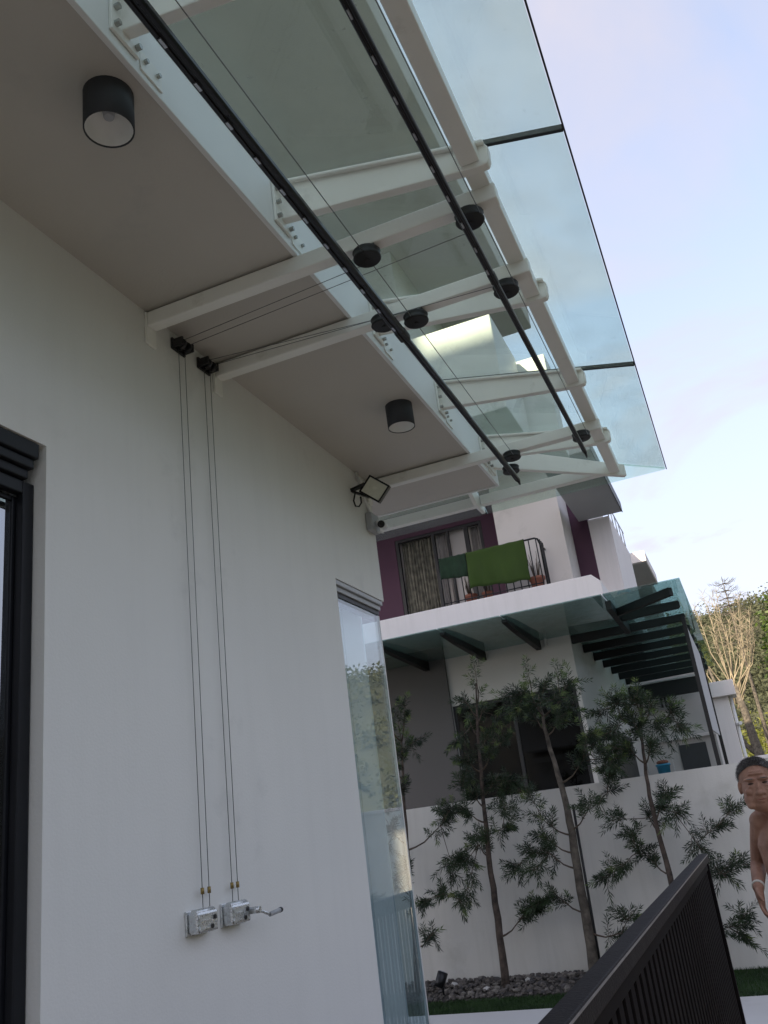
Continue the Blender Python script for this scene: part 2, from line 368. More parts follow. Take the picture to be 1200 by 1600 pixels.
# ================================================================== OWN HOUSE
WX = -1.255; SZ = 3.09; FX = -0.79; YE = 3.311; SE = 3.71
house = thing('house', (WX-2, 0, 0), 'white rendered house on the left with dark glass door and deep flat soffit', 'house')
wm = MB()
wm.box(-1.50, WX, 1.369, 2.844, 0, 3.25)                 # between door and corner window
wm.box(-1.50, WX, -0.75, 1.369, 2.535, 3.25)             # over the door
wm.box(-1.50, WX, -6, -0.75, 0, 3.25)
wm.box(-1.42, WX, 2.844, YE, 2.558, 3.25)                # over the corner window
wm.box(-6, -1.42, 3.11, YE, 2.558, 3.25); wm.box(-6, -1.362, 3.11, YE, 0, 2.558)
wm.build('wall', 'wall_paint', house)
box('interior_wall', 'interior', house, -6, -5.8, -6, 3.11, 0, 3.25)
box('interior_floor', 'interior', house, -5.8, -1.5, -6, 3.11, 0.0, 0.06)
box('interior_ceiling', 'interior', house, -5.8, -1.5, -6, 3.11, 3.0, 3.05)
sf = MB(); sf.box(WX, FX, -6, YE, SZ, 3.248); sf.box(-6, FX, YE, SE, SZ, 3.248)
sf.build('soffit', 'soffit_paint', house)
fa = MB(); fa.box(FX+0.001, FX+0.014, -6, SE+0.014, SZ-0.006, 3.25); fa.box(-6, FX, SE+0.001, SE+0.014, SZ-0.006, 3.25)
fa.build('fascia', 'fascia_paint', house, 0.002)
# upper storey: slab, set-back rooms, deep eave, solid balcony parapets, unseen blocks added for shade
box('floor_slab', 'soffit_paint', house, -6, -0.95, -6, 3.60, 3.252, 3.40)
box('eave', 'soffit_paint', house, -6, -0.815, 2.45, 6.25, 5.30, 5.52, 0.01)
box('upper_wall', 'wall_paint', house, -6, -1.43, 4.72, 6.0, 4.35, 5.298)
box('upper_wall', 'wall_paint', house, -6, -3.2, -6, 4.72, 3.40, 5.298)
box('parapet', 'fascia_paint', house, -1.9, -0.65, 3.60, 4.10, 3.402, 3.90, 0.006)
box('parapet', 'fascia_paint', house, -1.1, -0.505, 4.13, 4.30, 3.36, 3.90, 0.006)
box('upper_sun_block', 'wall_paint', house, -12, -3.4, -4.0, 4.2, 5.525, 12.0)  # invented, out of view: keeps the sun off the neighbouring house
box('rear_sun_block', 'wall_paint', house, -13, 1.9, -13, -6.5, 0, 8.52)  # unseen mass added behind the camera to block the low sun

box('rear_sun_block_top', 'wall_paint', house, -3.76, 1.9, -13, -6.5, 8.522, 11.8)  # unseen taller part, added to shade the boundary wall farther right
# sliding door
door = MB(); door.box(-1.305, -1.285, 1.335, 1.367, 0.05, 2.45); door.box(-1.305, -1.285, -0.75, -0.71, 0.05, 2.45); door.box(-1.305, -1.285, -0.71, 1.335, 2.42, 2.45)
dr = door.build('door', 'door_frame', house, 0.003)
tag(dr, 'dark framed glass sliding door at the left edge')
d2 = MB()
d2.box(-1.314, -1.306, 1.326, 1.366, 0.05, 2.419); d2.box(-1.345, -1.297, 0.28, 0.34, 0.05, 2.395); d2.box(-1.314, -1.306, 0.34, 1.326, 2.406, 2.419); d2.box(-1.345, -1.303, 0.34, 1.322, 0.05, 0.12)
d2.build('door_leaf', 'door_frame', dr, 0.003)
box('pane', 'door_glass', dr, -1.316, -1.310, 0.341, 1.3255, 0.121, 2.405)
d3 = MB(); d3.box(-1.345, -1.297, -0.70, -0.64, 0.05, 2.395); d3.box(-1.345, -1.297, 0.21, 0.27, 0.05, 2.395); d3.box(-1.345, -1.297, -0.64, 0.21, 2.335, 2.395)
d3.build('door_leaf', 'door_frame', dr, 0.003)
box('pane', 'door_glass', dr, -1.325, -1.317, -0.64, 0.21, 0.05, 2.334)
hd = MB(); hd.box(-1.33, -1.258, -0.75, 1.352, 2.497, 2.533); hd.box(-1.33, -1.266, -0.75, 1.346, 2.474, 2.496); hd.box(-1.33, -1.276, -0.75, 1.340, 2.452, 2.473)
hd.build('door_head', 'door_frame', dr, 0.003)
# corner window
wn = MB(); wn.box(-1.34, -1.258, 2.846, 3.300, 2.538, 2.556); wn.box(-1.34, -1.268, 2.846, 3.296, 2.518, 2.537)
wo = wn.build('corner_window', 'grey_plastic', house, 0.002); tag(wo, 'frameless corner window of reflective glass')
hb = MB(); hb.box(-1.34, -1.275, 2.846, 3.29, 2.500, 2.517); hb.build('track', 'door_frame', wo)
box('pane', 'window_glass', wo, -1.290, -1.280, 2.846, 3.292, 0.06, 2.499)
box('pane', 'window_glass', wo, -1.360, -1.290, 3.293, 3.303, 0.06, 2.499)
box('glass_edge', 'white_plastic', wo, -1.2895, -1.2800, 3.2935, 3.3025, 0.06, 2.499)
box('jamb', 'jamb', wo, -1.50, -1.363, 3.085, 3.108, 0.06, 2.499)

# ================================================================== GLASS CANOPY
GS = 0.2235
def gz(x): return 3.262-GS*(x-FX)
can = thing('glass_canopy', (FX, 2.4, 3.1), 'white steel canopy with sloping clear glass along the soffit edge', 'canopy')
def beam_at(y, nbolt=3):
    prof = [(-0.776, gz(-0.776)-0.013), (-0.236, gz(-0.236)-0.013), (-0.228, gz(-0.228)-0.024), (-0.230, 3.078), (-0.236, 3.066), (-0.262, 3.064), (-0.776, 3.134)]
    b = MB(); b.prism([(x, y-0.013, z) for x, z in prof], (0, 0.026, 0))
    top = [(-0.776, gz(-0.776)-0.012), (-0.234, gz(-0.234)-0.012), (-0.234, gz(-0.234)-0.022), (-0.776, gz(-0.776)-0.022)]
    b.prism([(x, y-0.026, z-0.0005) for x, z in top], (0, 0.0129, 0)); b.prism([(x, y+0.0131, z-0.0005) for x, z in top], (0, 0.0129, 0))
    bo = b.build('beam', 'steel_white', can, 0.003)
    pl = MB(); pl.box(-0.7755, -0.768, y-0.042, y+0.042, 3.112, 3.236); po = pl.build('root_plate', 'steel_white', bo, 0.002)
    for zb in (3.13, 3.172, 3.214):
        for sy in (-1, 1):
            MB().tube([(-0.768, y+sy*0.031, zb), (-0.757, y+sy*0.031, zb)], 0.0062, 6, smooth=False).build('bolt', 'bolt_steel', bo)
    return bo
BY = [-0.216, 0.410, 1.036, 1.662, 2.288, 2.914, 3.50]
for y in BY: beam_at(y)
# hip beam to the corner
hp = MB(); A = Vector((-0.775, 3.62, 0)); B = Vector((-0.235, 3.955, 0)); n_ = Vector((-(B-A).y, (B-A).x, 0)).normalized()*0.013
hp.prism([A-n_+Vector((0,0,3.236)), B-n_+Vector((0,0,3.118)), B-n_+Vector((0,0,3.062)), A-n_+Vector((0,0,3.135))], n_*2)
hpo = hp.build('hip_beam', 'steel_white', can, 0.003)
MB().box(-0.7755, -0.766, 3.56, 3.66, 3.112, 3.236).build('root_plate', 'steel_white', hpo, 0.002)
for zb in (3.13, 3.172, 3.214): MB().tube([(-0.766, 3.575, zb), (-0.755, 3.575, zb)], 0.0062, 6, smooth=False).build('bolt', 'bolt_steel', hpo)
# angle cleats on the fascia next to each beam
for y in (1.036, 1.662, 2.288, 2.914, 3.50):
    c = MB(); c.box(-0.7757, -0.772, y+0.05, y+0.12, 3.100, 3.108); c.box(-0.7757, -0.7735, y+0.05, y+0.12, 3.108, 3.150)
    co_ = c.build('cleat', 'steel_white', can)
    for d in (0.065, 0.105): MB().tube([(-0.7735, y+d, 3.13), (-0.7655, y+d, 3.13)], 0.005, 6, smooth=False).build('bolt', 'bolt_steel', co_)
# purlins butt between the beams
ys = BY+[3.90]
ends = [-1.2]+BY+[3.93]
for a, b in zip(ends[:-1], ends[1:]):
    MB().box(-0.298, -0.252, a+0.014, b-0.014, 3.078, 3.122).build('purlin', 'steel_white', can, 0.003)
for a, b in ((-2.6, -0.949), (-0.921, -0.262)):
    MB().bar((a, 3.93, 3.112), (b, 3.93, 3.112), 0.04, 0.05).build('purlin', 'steel_white', can, 0.003)
eb = MB(); eb.prism([(-0.945, 3.725, 3.235), (-0.945, 4.0, 3.105), (-0.945, 4.0, 3.07), (-0.945, 3.86, 3.07), (-0.945, 3.725, 3.14)], (0.02, 0, 0)); eb.build('beam', 'steel_white', can, 0.003)
# panes
def side_pane(pts):
    m = MB(); lo = [Vector((x, y, gz(x)-0.012)) for x, y in pts]; m.prism(lo, (0, 0, 0.012)); return m.build('pane', 'canopy_glass', can)
side_pane([(-0.774, -1.2), (-0.058, -1.2), (-0.058, 0.405), (-0.774, 0.405)])
side_pane([(-0.774, 0.415), (-0.058, 0.415), (-0.058, 1.657), (-0.774, 1.657)])
side_pane([(-0.774, 1.667), (-0.058, 1.667), (-0.058, 2.909), (-0.774, 2.909)])
side_pane([(-0.774, 2.919), (-0.058, 2.919), (-0.058, 4.055), (-0.774, 3.735)])
ES = (gz(-0.774)-gz(-0.058))/0.32
def ez(y): return gz(-0.058)+ES*(4.055-y)
def end_pane(pts):
    m = MB(); m.prism([Vector((x, y, ez(y)-0.012)) for x, y in pts], (0, 0, 0.012)); return m.build('pane', 'canopy_glass', can)
end_pane([(-0.779, 3.737), (-0.063, 4.057), (-0.930, 4.057), (-0.930, 3.737)])
end_pane([(-0.940, 3.737), (-0.940, 4.057), (-2.7, 4.057), (-2.7, 3.737)])
for y in (0.41, 1.662, 2.914):
    m = MB(); m.bar((-0.774, y, gz(-0.774)-0.006), (-0.056, y, gz(-0.056)-0.006), 0.0098, 0.014); m.build('joint_seal', 'sealant', can)
m = MB(); m.bar((-0.935, 3.737, ez(3.737)-0.006), (-0.935, 4.058, ez(4.058)-0.006), 0.0098, 0.014); m.build('joint_seal', 'sealant', can)
m = MB(); m.bar((-0.0545, -1.2, gz(-0.056)-0.006), (-0.0545, 4.06, gz(-0.056)-0.006), 0.004, 0.0125); m.build('edge_strip', 'sealant', can)
m = MB(); m.bar((-0.774, -1.2, gz(-0.774)+0.004), (-0.774, 3.70, gz(-0.774)+0.004), 0.014, 0.006); m.build('wall_seal', 'sealant', can)

# ================================================================== LAUNDRY HOIST
def pulley_bar(y, label, xs, extra=None):
    t = thing('pulley_bar', (WX, y, 3.06), label, 'steel bar', 'pulley bars under the canopy')
    MB().box(-1.247, -0.243, y-0.019, y+0.019, 3.038, 3.0835).build('bar', 'steel_white', t, 0.004)
    br = MB(); br.box(WX+0.0005, -1.247, y-0.022, y+0.022, 2.985, 3.084); br.build('bracket', 'steel_white', t, 0.002)
    for x, dy in xs:
        p = MB(); p.tube([(x, y+dy, 3.000), (x, y+dy, 3.004), (x, y+dy, 3.008), (x, y+dy, 3.018), (x, y+dy, 3.022), (x, y+dy, 3.026)], [0.033, 0.036, 0.034, 0.034, 0.036, 0.033], 20)
        po = p.build('pulley', 'black_plastic', t)
        h = MB(); h.bar((x-0.025, y+dy*0.3, 3.032), (x+0.025, y+dy*0.3, 3.032), 0.03, 0.012); h.tube([(x, y+dy, 2.996), (x, y+dy, 3.034)], 0.006, 8)
        h.build('hanger', 'black_plastic', po)
    return t
pulley_bar(1.757, 'white steel bar nearest the camera crossing under the soffit with pulleys', [(-0.590, -0.01), (-0.318, -0.01)])
t = pulley_bar(2.097, 'middle of the three white pulley bars, starting above the wall cables', [(-0.585, -0.01), (-0.318, -0.01), (-0.672, -0.045)])
pulley_bar(3.285, 'farthest white pulley bar near the soffit corner', [(-0.604, -0.04), (-0.645, 0.10), (-0.320, -0.05)])

def drying_rail(x, y1, label, join, wa, wb):
    t = thing('drying_rail', (x, 1.5, 2.955), label, 'drying rail', 'laundry rails hung under the canopy')
    def prof(wd, ht):
        return [(-wd, -ht*.5), (-wd*.75, -ht), (-wd*.25, -ht), (-wd*.2, -ht*.55), (wd*.2, -ht*.55), (wd*.25, -ht), (wd*.75, -ht), (wd, -ht*.5), (wd, ht*.5), (wd*.6, ht), (-wd*.6, ht), (-wd, ht*.5)]
    a = MB(); a.prism([(x+u, -0.6, 2.955+v) for u, v in prof(wa, wa*0.7)], (0, join+0.6, 0)); ro = a.build('tube', 'black_metal', t, 0.001)
    b = MB(); b.prism([(x+u, join, 2.955+v) for u, v in prof(wb, wb*0.75)], (0, y1-join, 0)); b.build('tube', 'black_metal', t, 0.001)
    c = MB(); c.prism([(x+u, join-0.02, 2.955+v) for u, v in prof(wa*1.1, wa*0.8)], (0, 0.045, 0)); c.build('sleeve', 'black_plastic', t, 0.001)
    e = MB(); e.tube([(x, y1-0.004, 2.955), (x, y1+0.012, 2.953), (x, y1+0.03, 2.943)], [wb*.9, wb*.7, 0.003], 8); e.build('end_cap', 'black_plastic', t)
    y = 0.62
    s0 = MB(); s0.box(x-wa*0.55, x-wa*0.15, y, y+0.020, 2.955-wa*0.7-0.0025, 2.955-wa*0.7+0.001); s0 = s0.build('slot', 'rail_silver', t)
    while y < join-0.12:
        y += 0.105; clone(s0, t, (0, y-0.62, 0))
    # slim wires running above the rail
    wv = MB(); wv.tube([(x+0.035, -0.5, 3.004), (x+0.034, 1.75, 3.004)], 0.0012, 5); wv.tube([(x+0.034, 1.75, 3.004), (x+0.030, 3.25, 3.004)], 0.0012, 5)
    wv.build('wire', 'cable_steel', t)
    return t
drying_rail(-0.622, 3.37, 'long black laundry rail nearest the house wall', 2.05, 0.0145, 0.0105)
drying_rail(-0.322, 3.26, 'black laundry rail nearest the outer canopy edge', 1.93, 0.0095, 0.0085)

for (y, lab, xs) in ((1.888, 'left black pulley block on the wall above the winch cables', 1), (2.020, 'right black pulley block on the wall above the winch cables', 2)):
    t = thing('pulley_block', (WX, y, 3.045), lab, 'pulley', 'wall pulley blocks')
    b = MB(); b.box(WX+0.0005, WX+0.008, y-0.032, y+0.034, 3.030, 3.066); b.box(WX+0.008, WX+0.040, y-0.030, y-0.022, 3.034, 3.060); b.box(WX+0.008, WX+0.040, y+0.022, y+0.030, 3.034, 3.060)
    b.box(WX+0.008, WX+0.030, y-0.004, y+0.004, 3.034, 3.060); b.build('housing', 'black_plastic', t, 0.002)
    for dy in (-0.013, 0.013): MB().tube([(WX+0.026, y+dy-0.006, 3.046), (WX+0.026, y+dy+0.006, 3.046)], 0.015, 14).build('sheave', 'black_plastic', t)
CAB = [(1.879, 1.868, 0), (1.910, 1.896, 0), (2.010, 1.996, 1), (2.043, 2.022, 1)]
names = ['leftmost thin steel cable running down the white wall to the left winch', 'second thin wall cable from the left, down to the left winch', 'third thin wall cable from the left, down to the right winch', 'rightmost thin steel cable running down the white wall to the right winch']
for (yt, yb, k), lab in zip(CAB, names):
    t = thing('steel_cable', (WX, yb, 1.55), lab, 'cable', 'hoist cables on the wall')
    xt = WX+0.012; ybar = 1.888 if k == 0 else 2.02
    barx = (-0.60 if yt in (1.879, 2.010) else -0.33)
    m = MB(); m.tube([(xt, yb, 1.548), (xt, yt, 3.045)], 0.0010, 5)
    m.tube([(xt+0.006, yt, 3.058), (barx, (1.80 if k == 0 else 2.065)+(0.02 if yt in (1.910, 2.043) else 0), 3.030)], 0.0010, 5)
    m.build('wire', 'cable_steel', t)
    MB().tube([(xt, yb+0.0005, 1.578), (xt, yb+0.0005, 1.592)], 0.0042, 8).build('sleeve', 'brass', t)
def winch(y, zc, lab, crank):
    t = thing('hand_winch', (WX, y, zc), lab, 'winch', 'hand winches on the wall')
    b = MB(); b.box(WX+0.0005, WX+0.006, y-0.044, y+0.046, zc-0.028, zc+0.024); b.build('back_plate', 'winch_metal', t, 0.002)
    h = MB(); h.box(WX+0.006, WX+0.034, y-0.041, y+0.043, zc-0.025, zc+0.020); ho = h.build('housing', 'winch_metal', t, 0.006)
    d = MB(); d.tube([(WX+0.022, y-0.040, zc+0.017), (WX+0.022, y+0.036, zc+0.017)], 0.009, 12); d.build('drum', 'winch_metal', t)
    for dy, dz in ((0.026, 0.004), (0.014, -0.014), (-0.034, 0.008), (-0.034, -0.016)):
        MB().tube([(WX+0.033, y+dy, zc+dz), (WX+0.037, y+dy, zc+dz)], 0.005, 10).build('socket' if dy > 0 else 'rivet', 'black_plastic' if dy > 0 else 'winch_metal', ho)
    for dz in (-0.016, 0.0, 0.012): MB().bar((WX+0.0345, y-0.030, zc+dz), (WX+0.0345, y+0.006, zc+dz), 0.003, 0.003).build('rib', 'winch_metal', ho)
    if crank:
        c = MB(); c.tube([(WX+0.034, y+0.040, zc-0.002), (WX+0.060, y+0.043, zc-0.002)], 0.008, 12)
        c.tube([(WX+0.052, y+0.043, zc-0.002), (WX+0.060, y+0.075, zc-0.014), (WX+0.060, y+0.092, zc-0.019)], 0.0035, 8); co_ = c.build('crank', 'winch_metal', t)
        MB().tube([(WX+0.060, y+0.088, zc-0.018), (WX+0.060, y+0.140, zc-0.014)], 0.0058, 10).build('grip', 'grey_plastic', co_)
        MB().tube([(WX+0.060, y+0.138, zc-0.014), (WX+0.060, y+0.146, zc-0.0135)], 0.0064, 10).build('grip_cap', 'black_plastic', co_)
winch(1.854, 1.524, 'left silver hand winch low on the wall, without a crank', False)
winch(1.998, 1.524, 'right silver hand winch with a crank handle sticking out', True)

# ================================================================== SMALL FITTINGS ON THE HOUSE
def downlight(x, y, lab):
    t = thing('downlight', (x, y, SZ), lab, 'lamp', 'soffit downlights')
    m = MB(); r, n = 0.049, 32
    ring = lambda rr, z: [(x+rr*math.cos(2*math.pi*k/n), y+rr*math.sin(2*math.pi*k/n), z) for k in range(n)]
    zb = SZ-0.088
    vs = ring(r, SZ-0.0005)+ring(r, zb)+ring(r-0.003, zb)+ring(r-0.003, zb+0.003)
    fs = [(j*n+k, j*n+(k+1) % n, (j+1)*n+(k+1) % n, (j+1)*n+k) for j in range(3) for k in range(n)]
    m.add(vs, fs, True); m.build('body', 'lamp_body', t)
    m = MB(); vs = ring(r-0.0032, zb+0.002)+ring(r-0.012, zb+0.03)+ring(0.014, zb+0.05)
    fs = [(j*n+k, j*n+(k+1) % n, (j+1)*n+(k+1) % n, (j+1)*n+k) for j in range(2) for k in range(n)]+[tuple(2*n+k for k in range(n))]
    m.add(vs, fs, True); ro = m.build('reflector', 'lamp_inner', t)
    MB().tube([(x, y, zb+0.048), (x, y, zb+0.03)], [0.013, 0.010], 14).build('bulb', 'grey_plastic', ro)
downlight(-0.862, 1.10, 'large looking black cylinder downlight at the top left of the soffit')
downlight(-0.872, 2.70, 'smaller looking black cylinder downlight farther along the soffit')

fl = thing('floodlight', (-1.25, 3.1, 2.98), 'small black square floodlight tilted on the wall under the soffit', 'floodlight')
C = Vector((-1.152, 3.095, 2.968)); U = Vector((0.065, 0.02, -0.056)); V_ = Vector((0.062, -0.012, 0.055))
U = Vector((0.058, 0.010, -0.050)); V_ = Vector((0.050, 0.0, 0.053))
N = U.cross(V_).normalized()
if N.y > 0: N = -N
def rotbox(mb, c, u, v, n, hu, hv, hn):
    vs = [c+u*a*hu+v*b*hv+n*d*hn for d in (-1, 1) for b in (-1, 1) for a in (-1, 1)]
    mb.add(vs, [(0,2,3,1),(4,5,7,6),(0,1,5,4),(2,6,7,3),(0,4,6,2),(1,3,7,5)])
un, vn = U.normalized(), V_.normalized()
hu_, hv_ = 0.050, 0.041
m = MB(); rotbox(m, C-N*0.012, un, vn, N, hu_, hv_, 0.012); lb = m.build('lamp_body', 'black_metal', fl, 0.003)
m = MB()
for sgn in (-1, 1):
    rotbox(m, C+un*sgn*(hu_-0.003)+N*0.002, un, vn, N, 0.003, hv_, 0.0018); rotbox(m, C+vn*sgn*(hv_-0.003)+N*0.002, un, vn, N, hu_-0.0062, 0.003, 0.0018)
m.build('bezel', 'black_metal', lb)
m = MB(); rotbox(m, C+N*0.0012, un, vn, N, hu_-0.007, hv_-0.007, 0.0008); m.build('glass', 'flood_glass', lb)
m = MB(); m.bar((WX+0.001, 3.1, 2.99), (-1.19, 3.098, 3.0), 0.025, 0.008); m.bar((WX+0.001, 3.1, 2.985), (-1.185, 3.11, 2.945), 0.02, 0.008); m.build('bracket', 'black_metal', fl)
m = MB(); m.tube([(-1.232, 3.08, 2.965), (-1.238, 3.07, 2.93), (-1.232, 3.068, 2.905), (-1.218, 3.07, 2.90), (-1.208, 3.075, 2.915), (-1.212, 3.085, 2.945)], 0.0035, 7); m.build('cord', 'black_plastic', fl)

cc = thing('security_camera', (-1.255, 3.28, 2.87), 'small white security camera with round black lens on the wall corner', 'camera')
MB().box(WX+0.0005, WX+0.030, 3.215, 3.300, 2.845, 2.925).build('junction_box', 'grey_plastic', cc, 0.006)
MB().tube([(WX+0.010, 3.25, 2.926), (WX+0.010, 3.20, 3.0), (WX+0.010, 3.15, 3.085)], 0.006, 8).build('conduit', 'white_plastic', cc)
m = MB(); m.tube([(WX+0.030, 3.262, 2.88), (WX+0.044, 3.262, 2.885)], 0.012, 10); m.build('arm', 'white_plastic', cc)
cb = MB(); cd = Vector((0.10, -0.96, -0.12)).normalized(); c0 = Vector((-1.200, 3.29, 2.872))
cb.tube([c0, c0+cd*0.055], [0.016, 0.0165], 18); cbo = cb.build('camera_body', 'white_plastic', cc)
MB().tube([c0+cd*0.0545, c0+cd*0.060], 0.0155, 18).build('lens_ring', 'black_plastic', cbo)
MB().tube([c0+cd*0.0595, c0+cd*0.0615], 0.006, 12).build('lens', 'lens', cbo)
m = MB(); m.prism([(-1.228, 3.262, 2.850), (-1.200, 3.250, 2.838), (-1.196, 3.250, 2.832), (-1.226, 3.262, 2.842)], (0, 0.012, 0)); m.build('visor', 'white_plastic', cc)

# ================================================================== BOUNDARY WALL
bw = thing('boundary_wall', (-2, 10.3, 0), 'long plain grey white boundary wall behind the row of trees', 'wall')
box('wall', 'boundary_paint', bw, -9, 7, 10.2, 10.34, -0.05, 1.915)
cpw = MB(); cpw.box(-0.13, 7, 10.192, 10.348, 1.9155, 1.955); cpw.build('coping', 'neighbour_band', bw, 0.004)

# ================================================================== NEIGHBOUR HOUSE
nh = thing('neighbour_house', (-4, 15, 0), 'neighbouring two storey white house with purple walls beyond the boundary wall', 'house')
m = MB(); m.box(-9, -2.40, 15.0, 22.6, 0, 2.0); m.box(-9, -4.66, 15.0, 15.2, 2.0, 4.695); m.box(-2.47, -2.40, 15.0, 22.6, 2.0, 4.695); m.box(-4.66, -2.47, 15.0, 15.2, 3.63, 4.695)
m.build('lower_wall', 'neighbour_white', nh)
box('dark_interior', 'dark_room', nh, -4.7, -2.48, 15.6, 15.7, 1.9, 3.7)
box('grey_wall', 'neighbour_grey', nh, -9, -4.665, 14.93, 14.998, 0, 4.693)
wf = MB(); wf.box(-4.655, -4.60, 15.02, 15.09, 2.005, 3.625); wf.box(-3.62, -3.56, 15.02, 15.09, 2.005, 3.625); wf.box(-2.53, -2.475, 15.02, 15.09, 2.005, 3.625); wf.box(-4.60, -3.62, 15.02, 15.09, 3.57, 3.625); wf.box(-3.56, -2.53, 15.02, 15.09, 3.57, 3.625)
wfo = wf.build('window', 'dark_frame', nh, 0.004)
box('pane', 'tinted_glass', wfo, -4.60, -3.62, 15.05, 15.06, 2.005, 3.57); box('pane', 'tinted_glass', wfo, -3.56, -2.53, 15.05, 15.06, 2.005, 3.57)
# balcony slab
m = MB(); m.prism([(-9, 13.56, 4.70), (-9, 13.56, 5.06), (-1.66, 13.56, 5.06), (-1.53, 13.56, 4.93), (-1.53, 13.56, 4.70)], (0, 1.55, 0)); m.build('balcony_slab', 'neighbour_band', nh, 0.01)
# upper storey
m = MB(); m.box(-9, -5.36, 15.12, 15.3, 5.062, 7.4); m.box(-5.36, -3.62, 15.12, 15.3, 6.92, 7.4); m.box(-3.62, -1.71, 15.12, 15.3, 5.062, 7.4); m.build('purple_wall', 'purple_paint', nh)
m = MB(); m.box(-3.15, -2.02, 14.16, 15.11, 5.062, 7.4); m.build('pillar_wall', 'neighbour_white', nh)
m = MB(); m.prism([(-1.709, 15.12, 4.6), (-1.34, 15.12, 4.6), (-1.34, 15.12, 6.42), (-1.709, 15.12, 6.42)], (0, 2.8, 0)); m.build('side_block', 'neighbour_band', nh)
m = MB(); m.box(-1.86, -1.10, 11.9, 15.09, 6.425, 6.56); m.build('hood', 'soffit_grey', nh, 0.01)
m = MB(); m.box(-1.099, -1.085, 11.9, 15.1, 6.415, 6.60); m.build('hood_fascia', 'dark_frame', nh)
m = MB(); m.box(-9, -1.87, 13.2, 20, 7.402, 7.62); m.build('roof', 'neighbour_band', nh, 0.01)
m = MB(); m.box(-9, -1.72, 15.31, 20, 5.07, 7.39); m.build('rear_wall', 'neighbour_white', nh)
for k in range(5):
    y = 15.5+k*0.55
    MB().tube([(-1.37, y, 6.42), (-1.37, y, 6.85)], 0.010, 6).build('baluster', 'rail_silver', nh)
MB().tube([(-1.37, 15.3, 6.85), (-1.37, 17.9, 6.85)], 0.010, 6).build('handrail', 'rail_silver', nh)
# sliding door and curtain
m = MB(); m.box(-5.355, -5.29, 15.125, 15.20, 5.065, 6.915); m.box(-4.62, -4.56, 15.125, 15.20, 5.065, 6.86); m.box(-4.33, -4.28, 15.125, 15.2, 5.065, 6.86); m.box(-3.98, -3.90, 15.125, 15.20, 5.065, 6.86); m.box(-3.68, -3.625, 15.125, 15.20, 5.065, 6.915); m.box(-5.29, -3.68, 15.125, 15.20, 6.862, 6.915)
bd = m.build('balcony_door', 'dark_frame', nh, 0.004)
def drape(x0, x1, y, z0, z1, name, mm, par, amp=0.03, waves=11):
    m = MB(); n = waves*8
    vs = []
    for j in range(9):
        z = z0+(z1-z0)*j/8
        for i in range(n+1):
            u = i/n; ph = u*waves*2*math.pi
            vs.append((x0+(x1-x0)*u+0.008*math.sin(z*3+u*20), y+amp*math.sin(ph+0.4*math.sin(z*2.1))+0.012*math.sin(ph*2.3+z), z))
    fs = [(j*(n+1)+i, j*(n+1)+i+1, (j+1)*(n+1)+i+1, (j+1)*(n+1)+i) for j in range(8) for i in range(n)]
    m.add(vs, fs, True); o = m.build(name, mm, par); md = o.modifiers.new('thick', 'SOLIDIFY'); md.thickness = 0.006; return o
drape(-5.28, -4.63, 15.24, 5.07, 6.86, 'curtain', 'curtain', bd)
drape(-4.55, -4.34, 15.26, 5.07, 6.86, 'curtain', 'curtain_pale', bd, 0.02, 4)
drape(-3.89, -3.70, 15.26, 5.07, 6.86, 'curtain', 'curtain_pale', bd, 0.02, 4)
# balcony railing
br_ = thing('balcony_railing', (-3.2, 13.68, 5.06), 'thin black metal railing around the neighbour balcony', 'railing')
MB().tube([(-4.12, 13.68, 5.885), (-2.44, 13.68, 5.885), (-2.40, 13.71, 5.87), (-2.385, 13.78, 5.80), (-2.385, 13.80, 5.06)], 0.016, 8).build('handrail', 'black_metal', br_)
MB().tube([(-4.12, 13.68, 5.13), (-2.42, 13.68, 5.13)], 0.010, 6).build('bottom_rail', 'black_metal', br_)
b0 = MB().tube([(-4.12, 13.68, 5.06), (-4.12, 13.68, 5.885)], 0.010, 6).build('baluster', 'black_metal', br_)
for k in range(1, 15): clone(b0, br_, (k*0.121, 0, 0))
for k in range(1, 4): clone(b0, br_, (1.735, 0.02+k*0.11, 0))
MB().tube([(-2.385, 13.79, 5.80), (-2.385, 14.155, 5.80)], 0.014, 8).build('return_rail', 'black_metal', br_)
def towel(x0, x1, zf, zb, name, mm, lab, y=13.68):
    m = MB(); n = 36; path = []
    for k in range(13): path.append((y-0.030-0.010*math.sin(k*0.5), zf+(5.885-zf)*k/12))
    for k in range(1, 6): a = math.pi*k/6; path.append((y-0.026*math.cos(a), 5.890+0.026*math.sin(a)))
    for k in range(9): path.append((y+0.030, 5.885-(5.885-zb)*k/8))
    vs = []
    for j, (py, pz) in enumerate(path):
        for i in range(n+1):
            u = i/n; low = max(0, (5.885-pz)/0.6)
            vs.append((x0+(x1-x0)*u, py+(0.026*math.sin(u*9+1.2+0.3*math.sin(j*.3))+0.015*math.sin(u*23+0.2*j))*low*(-1 if j < 13 else 1)*1.0-(0.012*low if j < 13 else -0.012*low), pz+(0.030*math.sin(u*5+0.6)+0.010*math.sin(u*17))*(low if j < 13 else 0)-0.018*math.sin(math.pi*((u*4) % 1))*(1 if 8 < j < 20 else 0)*0.4))
    fs = [(j*(n+1)+i, j*(n+1)+i+1, (j+1)*(n+1)+i+1, (j+1)*(n+1)+i) for j in range(len(path)-1) for i in range(n)]
    m.add(vs, fs, True); o = m.build(name, mm); md = o.modifiers.new('thick', 'SOLIDIFY'); md.thickness = 0.012
    return tag(o, lab, 'towel', 'towels drying on the neighbour balcony')
towel(-3.62, -2.62, 5.25, 5.45, 'towel', 'towel_green', 'large bright green towel hanging over the balcony railing')
towel(-4.10, -3.635, 5.52, 5.6, 'towel', 'towel_dark', 'small dark green towel beside the bright green one')
